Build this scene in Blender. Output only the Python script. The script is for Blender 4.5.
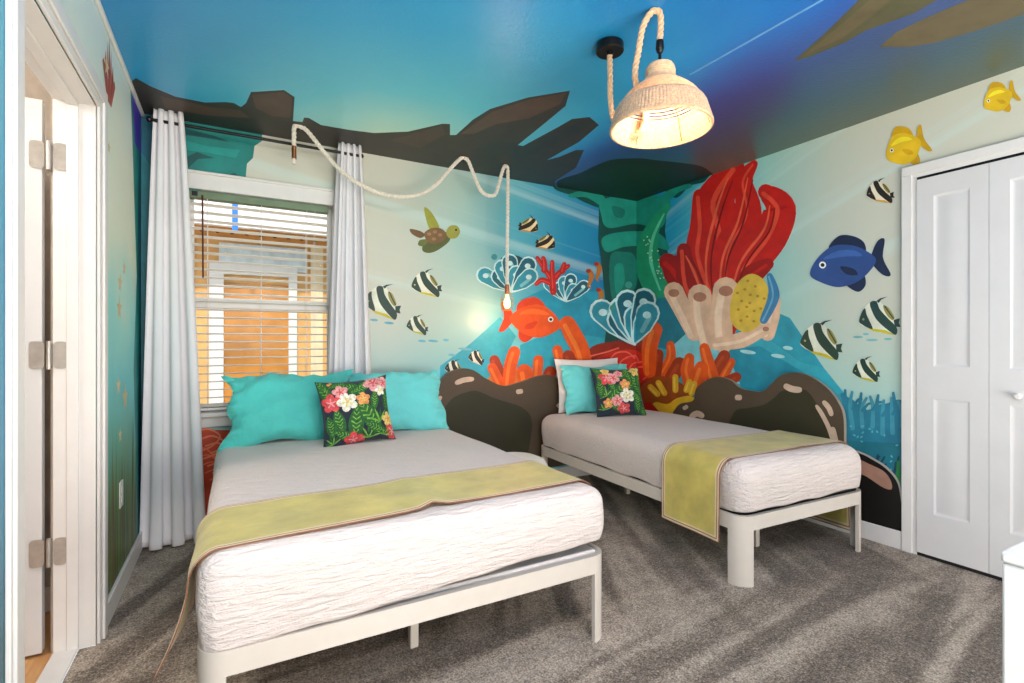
import bpy, bmesh, math, random
from mathutils import Vector, Matrix, noise as mnoise
from mathutils.geometry import tessellate_polygon
random.seed(7)
scene = bpy.context.scene
for o in list(bpy.data.objects): bpy.data.objects.remove(o)
COL = scene.collection

# ------------------------------------------------------------------ camera
F_PX, YAW, CX, CY, CAM_H = 505.0, math.radians(28.9), 512.0, 342.0, 1.148
cd = bpy.data.cameras.new('camera'); cam = bpy.data.objects.new('camera', cd); COL.objects.link(cam)
cam.location = (0, 0, CAM_H); cam.rotation_euler = (math.pi/2, 0, -YAW)
cd.sensor_fit = 'HORIZONTAL'; cd.sensor_width = 36.0; cd.lens = 36.0*F_PX/1024.0
cd.shift_y = (CY-341.5)/1024.0; cd.clip_start = 0.02
scene.camera = cam

# ------------------------------------------------------------------ world, sun, lights, exposure
w = bpy.data.worlds.new('world'); scene.world = w; w.use_nodes = True
bg = w.node_tree.nodes['Background']
bg.inputs[0].default_value = (0.82, 0.91, 1.0, 1); bg.inputs[1].default_value = 1.5
sd = bpy.data.lights.new('sun', 'SUN'); sd.energy = 2.2; sd.angle = math.radians(0.6); sd.color = (1, .95, .86)
sun = bpy.data.objects.new('sun', sd); COL.objects.link(sun)
sun.rotation_euler = Vector((0.25, 1.0, -0.8)).to_track_quat('-Z', 'Y').to_euler()
def area(name, loc, target, sx, sy, power, color=(1, 1, 1)):
    d = bpy.data.lights.new(name, 'AREA'); d.shape = 'RECTANGLE'; d.size = sx; d.size_y = sy
    d.energy = power; d.color = color
    o = bpy.data.objects.new(name, d); COL.objects.link(o); o.location = loc
    o.rotation_euler = (Vector(target)-Vector(loc)).to_track_quat('-Z', 'Y').to_euler()
    return o
area('rear_fill', (1.3, -3.25, 1.3), (1.5, 3.0, 1.25), 3.2, 2.1, 36, (1, .95, .89))  # added unseen fill from behind the camera, no fixture there
area('overhead_fill', (0.55, 0.05, 2.40), (1.0, 0.9, 0.2), 1.8, 0.8, 60, (1, .93, .84))  # added unseen fill from above, brightens bed tops and floor
area('bounce_fill', (1.3, -1.1, 0.5), (1.45, 0.3, 2.44), 2.6, 1.4, 128, (1, .94, .86))  # added unseen upward fill that brightens the ceiling
scene.view_settings.view_transform = 'Standard'; scene.view_settings.look = 'None'
scene.view_settings.gamma = 1.0; scene.view_settings.use_curve_mapping = False
scene.view_settings.exposure = 0.35

# ------------------------------------------------------------------ constants of the room
XR, YB, XL, H, YREAR = 3.24, 3.51, -0.455, 2.44, -3.6
BB = 0.10                                     # baseboard height
S_, C_ = math.sin(YAW), math.cos(YAW)
def ray(x, y):
    a = (x-CX)/F_PX
    return S_+a*C_, C_-a*S_, -(y-CY)/F_PX
def on_back(x, y, Y=YB):
    d = ray(x, y); t = Y/d[1]; return (t*d[0], CAM_H+t*d[2])
def on_right(x, y, X=XR):
    d = ray(x, y); t = X/d[0]; return (t*d[1], CAM_H+t*d[2])
def on_left(x, y, X=XL):
    d = ray(x, y); t = X/d[0]; return (t*d[1], CAM_H+t*d[2])
def on_ceil(x, y):
    d = ray(x, y); t = (H-CAM_H)/d[2]; return (t*d[0], t*d[1])

# ------------------------------------------------------------------ materials
def lin(c):
    c = c/255.0
    return c/12.92 if c <= 0.04045 else ((c+0.055)/1.055)**2.4
def rgb(c): return (lin(c[0]), lin(c[1]), lin(c[2]), 1)
MATS = {}
class NT:
    def __init__(s, name):
        s.m = bpy.data.materials.new(name); s.m.use_nodes = True
        s.t = s.m.node_tree; s.b = s.t.nodes['Principled BSDF']
    def n(s, kind, **kw):
        x = s.t.nodes.new(kind)
        for k, v in kw.items(): setattr(x, k, v)
        return x
    def l(s, a, b): s.t.links.new(a, b)
    def coords(s, kind='Object', scale=(1, 1, 1), rot=(0, 0, 0)):
        tc = s.n('ShaderNodeTexCoord'); mp = s.n('ShaderNodeMapping')
        mp.inputs['Scale'].default_value = scale; mp.inputs['Rotation'].default_value = rot
        s.l(tc.outputs[kind], mp.inputs[0]); return mp.outputs[0]
    def noise(s, vec, scale, detail=3, rough=.55, dist=0):
        x = s.n('ShaderNodeTexNoise'); x.inputs['Scale'].default_value = scale
        x.inputs['Detail'].default_value = detail; x.inputs['Roughness'].default_value = rough
        x.inputs['Distortion'].default_value = dist
        if vec is not None: s.l(vec, x.inputs['Vector'])
        return x.outputs['Fac']
    def ramp(s, fac, stops):
        r = s.n('ShaderNodeValToRGB'); e = r.color_ramp.elements
        e[0].position, e[0].color = stops[0][0], rgb(stops[0][1])
        e[1].position, e[1].color = stops[-1][0], rgb(stops[-1][1])
        for p, c in stops[1:-1]:
            k = e.new(p); k.color = rgb(c)
        s.l(fac, r.inputs[0]); return r.outputs[0]
    def math(s, op, a, b=None, clamp=False):
        x = s.n('ShaderNodeMath', operation=op, use_clamp=clamp)
        for i, v in enumerate((a, b)):
            if v is None: continue
            if isinstance(v, (int, float)): x.inputs[i].default_value = v
            else: s.l(v, x.inputs[i])
        return x.outputs[0]
    def dot(s, vec, d):
        x = s.n('ShaderNodeVectorMath', operation='DOT_PRODUCT'); s.l(vec, x.inputs[0]); x.inputs[1].default_value = d
        return x.outputs['Value']
    def mapr(s, v, a, b, c=0.0, d=1.0, smooth=False):
        x = s.n('ShaderNodeMapRange'); x.interpolation_type = 'SMOOTHSTEP' if smooth else 'LINEAR'
        s.l(v, x.inputs[0])
        for i, q in enumerate((a, b, c, d)): x.inputs[i+1].default_value = q
        return x.outputs[0]
    def mix(s, fac, a, b, mode='MIX'):
        x = s.n('ShaderNodeMix', data_type='RGBA', blend_type=mode)
        if isinstance(fac, (int, float)): x.inputs[0].default_value = fac
        else: s.l(fac, x.inputs[0])
        for i, v in ((6, a), (7, b)):
            if isinstance(v, tuple): x.inputs[i].default_value = rgb(v)
            else: s.l(v, x.inputs[i])
        return x.outputs[2]
    def bump(s, height, strength=.3, dist=.01):
        x = s.n('ShaderNodeBump'); x.inputs['Strength'].default_value = strength; x.inputs['Distance'].default_value = dist
        s.l(height, x.inputs['Height']); s.l(x.outputs[0], s.b.inputs['Normal'])
    def base(s, c):
        if isinstance(c, tuple): s.b.inputs['Base Color'].default_value = rgb(c)
        else: s.l(c, s.b.inputs['Base Color'])
    def set(s, **kw):
        for k, v in kw.items(): s.b.inputs[k.replace('_', ' ')].default_value = v
def simple(name, c, rough=.5, metal=0, var=.06, vscale=12, bump=0, bscale=200, bdist=.002, **kw):
    """plain procedural material: colour with a little noise variation, optional fine bump"""
    if name in MATS: return MATS[name]
    n = NT(name); v = n.coords()
    f = n.noise(v, vscale)
    lo = tuple(max(0, k*(1-var)) for k in c); hi = tuple(min(255, k*(1+var)) for k in c)
    n.base(n.ramp(f, [(.3, lo), (.7, hi)])); n.set(Roughness=rough, Metallic=metal, **kw)
    if bump: n.bump(n.noise(v, bscale, 2), bump, bdist)
    MATS[name] = n.m; return n.m
def paint(c):
    name = 'mural_paint_%02x%02x%02x' % tuple(int(max(0, min(255, k))) for k in c)
    return simple(name, c, .5, 0, .07, 9)

WHITE = simple('white_trim_paint', (224, 221, 217), .4, 0, .01)
DOORW = simple('white_door_paint', (214, 213, 212), .42, 0, .012, 6)
HALLW = simple('hall_wall_paint', (170, 158, 145), .7)
METAL = simple('cream_white_powder_coated_metal', (210, 200, 188), .35, 0, .012)
NICKEL = simple('brushed_nickel', (190, 184, 176), .4, .55, .05, 30)
BLACK = simple('black_metal', (18, 17, 17), .35, .4)
COPPER = simple('copper_socket', (170, 105, 70), .3, .9)
DARKWOOD = simple('plywood_board', (128, 92, 58), .6, 0, .15, 20)
BLACK_CLOTH_SHADE = simple('black_cloth_and_gap_shade', (22, 20, 20), .9)
PLASTIC = simple('white_plastic_plate', (235, 232, 222), .35, 0, .01)

def fabric(name, c, rough=.85, var=.05, vscale=5, wr=.25, weave=900, sheen=.2):
    n = NT(name); v = n.coords()
    f = n.noise(v, vscale, 3)
    lo = tuple(k*(1-var) for k in c); hi = tuple(min(255, k*(1+var)) for k in c)
    n.base(n.ramp(f, [(.3, lo), (.7, hi)])); n.set(Roughness=rough, Sheen_Weight=sheen)
    h = n.math('ADD', n.noise(v, 14, 3), n.math('MULTIPLY', n.noise(v, weave, 1), .06))
    n.bump(h, wr, .02); return n.m
AQUA = fabric('aqua_cotton', (110, 216, 214), .8, .04, 5, .6)
TEALP = fabric('deeper_aqua_cotton', (84, 206, 196), .8, .04, 5, .7)
WPIL = fabric('white_pillow_cotton', (236, 226, 220), .85, .02)
NAVY = fabric('navy_tropical_print_cotton', (20, 34, 50), .8, .18, 18)
CURT = fabric('white_curtain_cloth', (232, 230, 232), .85, .015, 3, .1)
OLIVE = fabric('lime_green_satin', (200, 182, 92), .42, .09, 7, .3, 1200, .3)
TRIMB = fabric('brown_piping', (136, 84, 54), .7)
TRIMC = fabric('cream_piping', (228, 204, 166), .7)
def quilt():
    n = NT('white_matelasse_cotton'); n.base((220, 207, 200)); n.set(Roughness=.88, Sheen_Weight=.15)
    v = n.coords(scale=(7, 30, 42)); v2 = n.coords(scale=(1, 1, 1))
    a = n.noise(v, 1.6, 3, .6, .6); b = n.noise(v2, 9, 2); c = n.noise(v2, 160, 1)
    n.bump(n.math('ADD', n.math('ADD', a, n.math('MULTIPLY', b, .5)), n.math('MULTIPLY', c, .1)), 0.75, .02)
    return n.m
QUILT = quilt()
TRACK_A, TRACK_B = 63, 6
def carpet():
    n = NT('grey_cut_pile_carpet'); v = n.coords()
    f1 = n.noise(v, 130, 2, .8); f2 = n.noise(v, 48, 3, .7); f3 = n.noise(v, 9, 3, .6)
    # vacuum tracks: bands of leaning pile in two directions
    def track(deg, off):
        m_ = n.n('ShaderNodeMapping', vector_type='TEXTURE'); m_.inputs['Rotation'].default_value = (0, 0, math.radians(deg))
        m_.inputs['Scale'].default_value = (3.0, .30, 1); m_.inputs['Location'].default_value = (off, off, 0); n.l(v, m_.inputs[0])
        return n.noise(m_.outputs[0], 1.3, 2, .6, .4)
    ta, tb = track(TRACK_A, 3.1), track(TRACK_B, 7.7)
    sel = n.mapr(n.math('ADD', n.dot(v, (.25, 1.0, 0)), n.math('MULTIPLY', n.noise(v, 1.2, 1), .6)), 2.1, 2.6, 0, 1, True)
    tr = n.mapr(n.math('ADD', n.math('MULTIPLY', ta, sel), n.math('MULTIPLY', tb, n.math('SUBTRACT', 1.0, sel))), .40, .60, 0, 1, True)
    f = n.math('ADD', n.math('ADD', n.math('MULTIPLY', f1, .85), n.math('MULTIPLY', f2, .45)), n.math('ADD', n.math('MULTIPLY', f3, .22), n.math('MULTIPLY', tr, .17)))
    n.base(n.ramp(n.mapr(f, .62, 1.09), [(0, (64, 54, 46)), (.35, (120, 106, 92)), (.6, (168, 153, 136)), (1, (228, 213, 194))]))
    n.set(Roughness=.95, Sheen_Weight=.1)
    n.bump(n.math('ADD', f1, f2), .9, .012); return n.m
CARPET = carpet()
def wood_floor():
    n = NT('hall_wood_floor'); v = n.coords(scale=(9, 1, 1))
    n.base(n.ramp(n.noise(v, 4, 4), [(.3, (196, 140, 84)), (.7, (224, 176, 118))])); n.set(Roughness=.4); return n.m
WOODF = wood_floor()
def emis(name, c, s):
    n = NT(name); n.base(c); n.b.inputs['Emission Color'].default_value = rgb(c); n.b.inputs['Emission Strength'].default_value = s; return n.m

# mural water washes (the painted artwork's own colour gradients; the ceiling's also holds reflected tint)
def wash(name, tdir, toff, stops, across, streak, zlow, rough=.42):
    n = NT(name); v = n.coords()
    t = n.math('ADD', n.dot(v, tdir), toff)
    t = n.math('ADD', t, n.math('MULTIPLY', n.math('SUBTRACT', n.noise(v, 1.1, 3), .5), .22))
    col = n.ramp(t, stops)
    q = n.math('MULTIPLY', n.dot(v, across), 1.0)
    cx = n.n('ShaderNodeCombineXYZ'); n.l(q, cx.inputs[0])
    s1 = n.mapr(n.noise(cx.outputs[0], 4.2, 3, .6), .52, .62, 0, 1, True)
    hi = n.mapr(n.dot(v, (0, 0, 1)), 1.25, 1.7, 0, 1, True)
    s1 = n.math('MULTIPLY', n.math('MULTIPLY', s1, hi), streak)
    col = n.mix(s1, col, (205, 232, 228))
    low = n.mapr(n.dot(v, (0, 0, 1)), 1.45, .6, 0, .75, True)
    col = n.mix(low, col, zlow)
    n.base(col); n.set(Roughness=rough)
    n.bump(n.noise(v, 55, 2), .06, .004); return n.m
M_BACK = wash('mural_water_back', (.42, 0, -.03), -.18, [(0, (206, 205, 188)), (.2, (200, 204, 188)), (.38, (166, 200, 190)), (.58, (88, 176, 190)), (.8, (30, 140, 178)), (1, (16, 122, 172))], (-.18, 0, -1), .35, (120, 190, 196))
M_RIGHT = wash('mural_water_right', (0, -.46, .02), 1.6, [(0, (18, 128, 176)), (.25, (26, 150, 188)), (.45, (84, 188, 200)), (.66, (158, 208, 200)), (.85, (198, 206, 192)), (1, (206, 206, 190))], (0, -.40, -1), .3, (146, 210, 206))
def left_wash():
    n = NT('mural_water_left'); v = n.coords(); z = n.dot(v, (0, 0, 1))
    t = n.math('ADD', n.math('MULTIPLY', z, .41), n.math('MULTIPLY', n.math('SUBTRACT', n.noise(v, 2.5, 4), .5), .22))
    col = n.ramp(t, [(.06, (70, 92, 38)), (.16, (110, 150, 70)), (.26, (90, 165, 130)), (.38, (84, 200, 204)), (.52, (140, 220, 210)), (.66, (222, 232, 204)), (.84, (232, 236, 214)), (1, (214, 232, 230))])
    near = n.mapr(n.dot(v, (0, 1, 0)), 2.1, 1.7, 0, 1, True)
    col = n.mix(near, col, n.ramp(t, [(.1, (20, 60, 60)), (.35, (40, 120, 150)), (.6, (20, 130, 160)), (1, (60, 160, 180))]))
    n.base(col); n.set(Roughness=.42); return n.m
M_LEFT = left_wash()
def ceil_wash():
    n = NT('mural_water_ceiling'); v = n.coords()
    d = n.n('ShaderNodeVectorMath', operation='DISTANCE'); mp = n.n('ShaderNodeMapping')
    mp.inputs['Scale'].default_value = (1.0, .95, 0); n.l(v, mp.inputs[0])
    n.l(mp.outputs[0], d.inputs[0]); d.inputs[1].default_value = (.95, 3.05, 0)
    t = n.math('ADD', n.math('MULTIPLY', d.outputs['Value'], .42), n.math('MULTIPLY', n.math('SUBTRACT', n.noise(v, .9, 3), .5), .22))
    col = n.ramp(t, [(0, (208, 236, 212)), (.12, (160, 224, 216)), (.28, (92, 198, 216)), (.5, (50, 160, 204)), (.75, (26, 122, 190)), (1, (26, 92, 176))])
    q0, q1 = on_ceil(690, 75), on_ceil(820, 0); dx, dy = q1[0]-q0[0], q1[1]-q0[1]; ln = math.hypot(dx, dy)
    nx, ny = (-dy/ln, dx/ln) if (-dy) > 0 else (dy/ln, -dx/ln)      # away from the seam, towards the right wall
    sd_ = n.math('SUBTRACT', n.dot(v, (nx, ny, 0)), nx*q0[0]+ny*q0[1])
    sd_ = n.math('ADD', sd_, n.math('MULTIPLY', n.math('SUBTRACT', n.noise(v, 1.6, 3), .5), .25))
    r = n.mapr(sd_, -.12, .35, 0, 1, True)
    col = n.mix(r, col, n.ramp(n.mapr(sd_, 0, 1.3), [(0, (52, 84, 170)), (.35, (46, 72, 124)), (.65, (48, 82, 98)), (1, (78, 92, 80))]))  # tint of the walls' reflection is put into the colour right of the seam
    n.base(col); n.set(Roughness=.3)
    n.bump(n.math('ADD', n.noise(v, 70, 3), n.math('MULTIPLY', n.noise(v, 16, 2), .4)), .16, .006); return n.m
M_CEIL = ceil_wash()

# ------------------------------------------------------------------ mesh builder
class MB:
    def __init__(s): s.v = []; s.f = []; s.m = []
    def add(s, vs, fs, mi=0):
        b = len(s.v); s.v += [tuple(p) for p in vs]
        for f in fs: s.f.append(tuple(b+i for i in f)); s.m.append(mi)
        return s
    def box(s, x0, x1, y0, y1, z0, z1, mi=0):
        p = [(x, y, z) for z in (z0, z1) for y in (y0, y1) for x in (x0, x1)]
        return s.add(p, [(0, 2, 3, 1), (4, 5, 7, 6), (0, 1, 5, 4), (2, 6, 7, 3), (0, 4, 6, 2), (1, 3, 7, 5)], mi)
    def grid(s, fn, nu, nv, mi=0, close_u=False):
        vs = [fn(i/nu, j/nv) for j in range(nv+1) for i in range(nu if close_u else nu+1)]
        w_ = nu if close_u else nu+1; fs = []; ms = []
        b = len(s.v); s.v += [tuple(p) for p in vs]
        for j in range(nv):
            for i in range(nu):
                i2 = (i+1) % w_ if close_u else i+1
                s.f.append((b+j*w_+i, b+j*w_+i2, b+(j+1)*w_+i2, b+(j+1)*w_+i))
                s.m.append(mi(i, j) if callable(mi) else mi)
        return s
    def lathe(s, prof, c=(0, 0, 0), n=32, mi=0, cap=False):
        vs = []
        for r, z in prof:
            for k in range(n):
                a = 2*math.pi*k/n; vs.append((c[0]+r*math.cos(a), c[1]+r*math.sin(a), c[2]+z))
        fs = []
        for j in range(len(prof)-1):
            for k in range(n):
                k2 = (k+1) % n; fs.append((j*n+k, j*n+k2, (j+1)*n+k2, (j+1)*n+k))
        if cap: fs.append(tuple(range(n-1, -1, -1))); fs.append(tuple((len(prof)-1)*n+k for k in range(n)))
        return s.add(vs, fs, mi)
    def tube(s, path, r, n=8, mi=0, cap=True, closed=False):
        P = [Vector(p) for p in path]; L = len(P); vs = []; fs = []
        up = None
        for i, p in enumerate(P):
            if closed: t = (P[(i+1) % L]-P[i-1])
            else: t = (P[min(i+1, L-1)]-P[max(i-1, 0)])
            t.normalize()
            if up is None:
                up = Vector((0, 0, 1)) if abs(t.z) < .9 else Vector((1, 0, 0))
            a = (up - t*up.dot(t)); a.normalize(); bb = t.cross(a); up = a
            rr = r(i/(L-1)) if callable(r) else r
            for k in range(n):
                th = 2*math.pi*k/n; vs.append(p+a*rr*math.cos(th)+bb*rr*math.sin(th))
        for i in range(L if closed else L-1):
            i2 = (i+1) % L
            for k in range(n):
                k2 = (k+1) % n; fs.append((i*n+k, i*n+k2, i2*n+k2, i2*n+k))
        if cap and not closed: fs.append(tuple(range(n-1, -1, -1))); fs.append(tuple((L-1)*n+k for k in range(n)))
        return s.add(vs, fs, mi)
    def rope(s, path, R, mi=0, pitch=None, strands=3, step=.008):
        pts = resample([Vector(p) for p in path], step); pitch = pitch or R*5.5
        up = None; fr = []
        for i, p in enumerate(pts):
            t = pts[min(i+1, len(pts)-1)]-pts[max(i-1, 0)]; t.normalize()
            if up is None: up = Vector((0, 1, 0)) if abs(t.y) < .9 else Vector((1, 0, 0))
            a = up-t*up.dot(t); a.normalize(); up = a; fr.append((p, a, t.cross(a)))
        for k in range(strands):
            q = []
            for i, (p, a, b) in enumerate(fr):
                th = 2*math.pi*(i*step/pitch)+2*math.pi*k/strands
                q.append(p+(a*math.cos(th)+b*math.sin(th))*R*.48)
            s.tube(q, R*.56, 6, mi)
        return s
    def build(s, name, mats, parent=None, loc=None, rot=None, bevel=0, smooth=40, seg=2, weld=False):
        me = bpy.data.meshes.new(name); me.from_pydata(s.v, [], s.f)
        mats = mats if isinstance(mats, (list, tuple)) else [mats]
        for m in mats: me.materials.append(m)
        me.polygons.foreach_set('material_index', s.m)
        if weld:
            bm = bmesh.new(); bm.from_mesh(me); bmesh.ops.remove_doubles(bm, verts=bm.verts, dist=1e-5); bm.to_mesh(me); bm.free()
        if smooth:
            me.polygons.foreach_set('use_smooth', [True]*len(me.polygons))
            me.set_sharp_from_angle(angle=math.radians(smooth))
        me.update()
        o = bpy.data.objects.new(name, me); COL.objects.link(o)
        if bevel:
            md = o.modifiers.new('bevel', 'BEVEL'); md.width = bevel; md.segments = seg; md.limit_method = 'ANGLE'
        if parent: o.parent = parent
        if loc: o.location = loc
        if rot: o.rotation_euler = rot
        return o
def resample(P, step):
    out = [P[0].copy()]; acc = 0
    for i in range(len(P)-1):
        a, b = P[i], P[i+1]; L = (b-a).length
        if L < 1e-9: continue
        d = step-acc
        while d <= L: out.append(a.lerp(b, d/L)); d += step
        acc = L-(d-step)
    return out
def catmull(pts, per=8, closed=False):
    P = [Vector(p) for p in pts]; n = len(P); out = []
    for i in range(n if closed else n-1):
        g = (lambda k: P[k % n]) if closed else (lambda k: P[max(0, min(n-1, k))])
        p0, p1, p2, p3 = g(i-1), g(i), g(i+1), g(i+2)
        for k in range(per):
            t = k/per
            out.append(0.5*((2*p1)+(p2-p0)*t+(2*p0-5*p1+4*p2-p3)*t*t+(3*p1-p0-3*p2+p3)*t**3))
    if not closed: out.append(P[-1].copy())
    return out
def empty(name, loc=(0, 0, 0), rz=0, label=None, cat=None, group=None, kind=None):
    o = bpy.data.objects.new(name, None); COL.objects.link(o); o.location = loc; o.rotation_euler = (0, 0, rz)
    o.empty_display_size = .1
    return tag(o, label, cat, group, kind)
def tag(o, label=None, cat=None, group=None, kind=None):
    if label: o['label'] = label
    if cat: o['category'] = cat
    if group: o['group'] = group
    if kind: o['kind'] = kind
    return o
def struct(name, mb, mats, **kw): return tag(mb.build(name, mats, **kw), kind='structure')

# ------------------------------------------------------------------ mural painter: flat paint shapes inside the wall's own mesh
class Mural:
    def __init__(s, plane, base, rect):
        s.plane = plane; s.mb = MB(); s.mats = [base]; s.idx = {}; s.lay = 1; s.rect = rect
        s.px = {'B': on_back, 'R': on_right, 'L': on_left, 'C': on_ceil}[plane]
    def slot(s, c):
        if c not in s.idx: s.idx[c] = len(s.mats); s.mats.append(paint(c))
        return s.idx[c]
    def p3(s, a, b, off):
        if s.plane == 'B': return (a, YB-off, b)
        if s.plane == 'R': return (XR-off, a, b)
        if s.plane == 'L': return (XL+off, a, b)
        return (a, b, H-off)
    def base_rect(s, a0, a1, b0, b1):
        s.mb.add([s.p3(a0, b0, 0), s.p3(a1, b0, 0), s.p3(a1, b1, 0), s.p3(a0, b1, 0)], [(0, 1, 2, 3)], 0)
    def clip(s, P):
        a0, a1, b0, b1 = s.rect
        for ax, lim, sg in ((0, a0, 1), (0, a1, -1), (1, b0, 1), (1, b1, -1)):
            out = []
            for i in range(len(P)):
                p, q = P[i-1], P[i]; ip = (p[ax]-lim)*sg >= 0; iq = (q[ax]-lim)*sg >= 0
                if ip != iq:
                    t = (lim-p[ax])/(q[ax]-p[ax]); out.append((p[0]+(q[0]-p[0])*t, p[1]+(q[1]-p[1])*t))
                if iq: out.append(q)
            P = out
            if not P: return P
        return P
    def fill(s, P, c, newlay=True):
        P = s.clip([(p[0], p[1]) for p in P])
        if len(P) < 3: return
        if newlay: s.lay += 1
        off = 1.5e-5*s.lay+1e-4
        tri = tessellate_polygon([[Vector((p[0], p[1], 0)) for p in P]])
        s.mb.add([s.p3(p[0], p[1], off) for p in P], [tuple(t) for t in tri], s.slot(c))
    # all of these take photo pixels on the wall
    def poly(s, pts, c): s.fill([s.px(*p) for p in pts], c)
    def blob(s, pts, c, per=6): s.fill([s.px(p.x, p.y) for p in catmull([(x, y, 0) for x, y in pts], per, True)], c)
    def ell(s, x, y, rx, ry, c, rot=0, n=18):
        r = math.radians(rot); cs, sn = math.cos(r), math.sin(r)
        s.poly([(x+rx*math.cos(t)*cs-ry*math.sin(t)*sn, y+rx*math.cos(t)*sn+ry*math.sin(t)*cs) for t in [2*math.pi*k/n for k in range(n)]], c)
    def stroke(s, pts, wd, c, per=6):
        P = catmull([(x, y, 0) for x, y in pts], per); L = len(P); s.lay += 1
        if not isinstance(wd, (list, tuple)): wd = [wd]*2
        def W(i):
            t = i/(L-1)*(len(wd)-1); k = min(int(t), len(wd)-2); return wd[k]+(wd[k+1]-wd[k])*(t-k)
        L_, R_ = [], []
        for i in range(L):
            t = P[min(i+1, L-1)]-P[max(i-1, 0)]; t.normalize(); n_ = Vector((-t.y, t.x, 0))
            L_.append(P[i]+n_*W(i)); R_.append(P[i]-n_*W(i))
        for i in range(L-1):
            s.fill([s.px(q.x, q.y) for q in (L_[i], L_[i+1], R_[i+1], R_[i])], c, False)
        for i in (0, L-1):
            s.lay += 1
            s.fill([s.px(P[i].x+W(i)*math.cos(a), P[i].y+W(i)*math.sin(a)) for a in [2*math.pi*k/12 for k in range(12)]], c, False)
    def finger(s, pts, wd, c, hi):
        """coral finger: rounded stroke with a lighter painted streak"""
        s.stroke(pts, wd, c)
        w0 = wd if not isinstance(wd, (list, tuple)) else wd[-1]
        q = [(x-w0*.3, y+w0*.2) for x, y in pts]
        s.stroke(q, w0*.28, hi)
BACK = Mural('B', M_BACK, (XL, XR, 0, H)); RIGHT = Mural('R', M_RIGHT, (.3, YB, BB, H))
LEFT = Mural('L', M_LEFT, (2.53, YB, BB, H-.02)); CEIL = Mural('C', M_CEIL, (XL, XR, YREAR, YB))
class Both:
    """paint that runs round the corner: drawn on both walls, each clipped at the corner"""
    def __getattr__(s, k):
        def f(*a, **kw):
            getattr(BACK, k)(*a, **kw); getattr(RIGHT, k)(*a, **kw)
        return f
BOTH = Both()
# window hole in the back wall
WX0, WX1, WZ0, WZ1 = -.235, .585, .73, 2.05
BACK.base_rect(XL, WX0, 0, H); BACK.base_rect(WX1, XR, 0, H); BACK.base_rect(WX0, WX1, 0, WZ0); BACK.base_rect(WX0, WX1, WZ1, H)
RIGHT.base_rect(YREAR, YB, 0, H)
LD0, LD1, LDZ = 1.645, 2.435, 2.04               # hall door opening in the left wall
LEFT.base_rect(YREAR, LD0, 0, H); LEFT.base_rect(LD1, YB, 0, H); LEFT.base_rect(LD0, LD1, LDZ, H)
CEIL.base_rect(XL, XR, YREAR, YB)

# ---------------- fish and coral designs
def pennant(M, x0, y0, s, dark=(34, 62, 52), light=(222, 226, 206), yel=(196, 184, 40), rot=0, flip=1):
    """striped pennant reef fish"""
    r = math.radians(rot); cs, sn = math.cos(r), math.sin(r)
    def T(P):
        o = []
        for x, y in P:
            x, y = (x-118)*s*flip, (y-392)*s
            o.append((x0+x*cs-y*sn, y0+x*sn+y*cs))
        return o
    M.blob(T([(50, 388), (70, 352), (100, 330), (128, 328), (140, 345), (160, 365), (172, 400), (168, 430), (166, 456), (135, 438), (95, 426), (62, 408)]), light)
    M.poly(T([(120, 330), (135, 323), (162, 321), (138, 328), (128, 338)]), dark)
    M.poly(T([(62, 404), (95, 422), (135, 434), (164, 456), (150, 452), (120, 440), (92, 430)]), yel)
    M.blob(T([(50, 388), (64, 360), (78, 348), (80, 372), (92, 420), (74, 414), (60, 402)]), dark)
    M.blob(T([(98, 332), (120, 330), (128, 360), (150, 396), (174, 432), (166, 456), (140, 432), (112, 396), (100, 362)]), dark)
    M.blob(T([(142, 348), (158, 360), (172, 394), (164, 404), (150, 388), (142, 366)]), (150, 140, 70))
    M.stroke(T([(146, 352), (156, 374), (168, 398)]), 2.2*s, dark)
    M.poly(T([(168, 404), (190, 402), (184, 418), (188, 432), (168, 428)]), dark)
    M.ell(*T([(66, 384)])[0], 3.2*s, 3.2*s, (235, 225, 150)); M.ell(*T([(66, 384)])[0], 1.8*s, 1.8*s, (15, 15, 15))
def plainfish(M, x0, y0, w_, h_, body, fin, rot=0, flip=1):
    """plain side-on reef fish: body, tail, back and belly fins, small eye"""
    r = math.radians(rot); cs, sn = math.cos(r), math.sin(r)
    def T(P): return [(x0+flip*x*w_*cs-y*h_*sn, y0+flip*x*w_*sn+y*h_*cs) for x, y in P]
    M.blob(T([(.3, -.04), (.42, -.3), (.52, -.32), (.46, 0), (.52, .32), (.42, .3), (.3, .06)]), fin)
    M.blob(T([(-.2, -.3), (-.05, -.52), (.15, -.46), (.26, -.3), (.2, -.12)]), fin)
    M.blob(T([(-.08, .3), (.06, .52), (.18, .42), (.16, .2)]), fin)
    M.blob(T([(-.5, .06), (-.38, -.18), (-.15, -.36), (.12, -.3), (.34, -.07), (.34, .09), (.12, .32), (-.16, .38), (-.4, .22)]), body)
    li = tuple(min(255, k*1.15+10) for k in body)
    M.blob(T([(-.3, -.16), (-.1, -.26), (.1, -.22), (.2, -.1), (-.02, -.14)]), li)
    M.blob(T([(-.1, .02), (.06, .1), (.1, .22), (-.04, .18)]), fin)
    M.ell(*T([(-.32, -.06)])[0], .045*w_, .045*w_, (240, 240, 230)); M.ell(*T([(-.32, -.06)])[0], .025*w_, .025*w_, (20, 20, 20))
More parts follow.
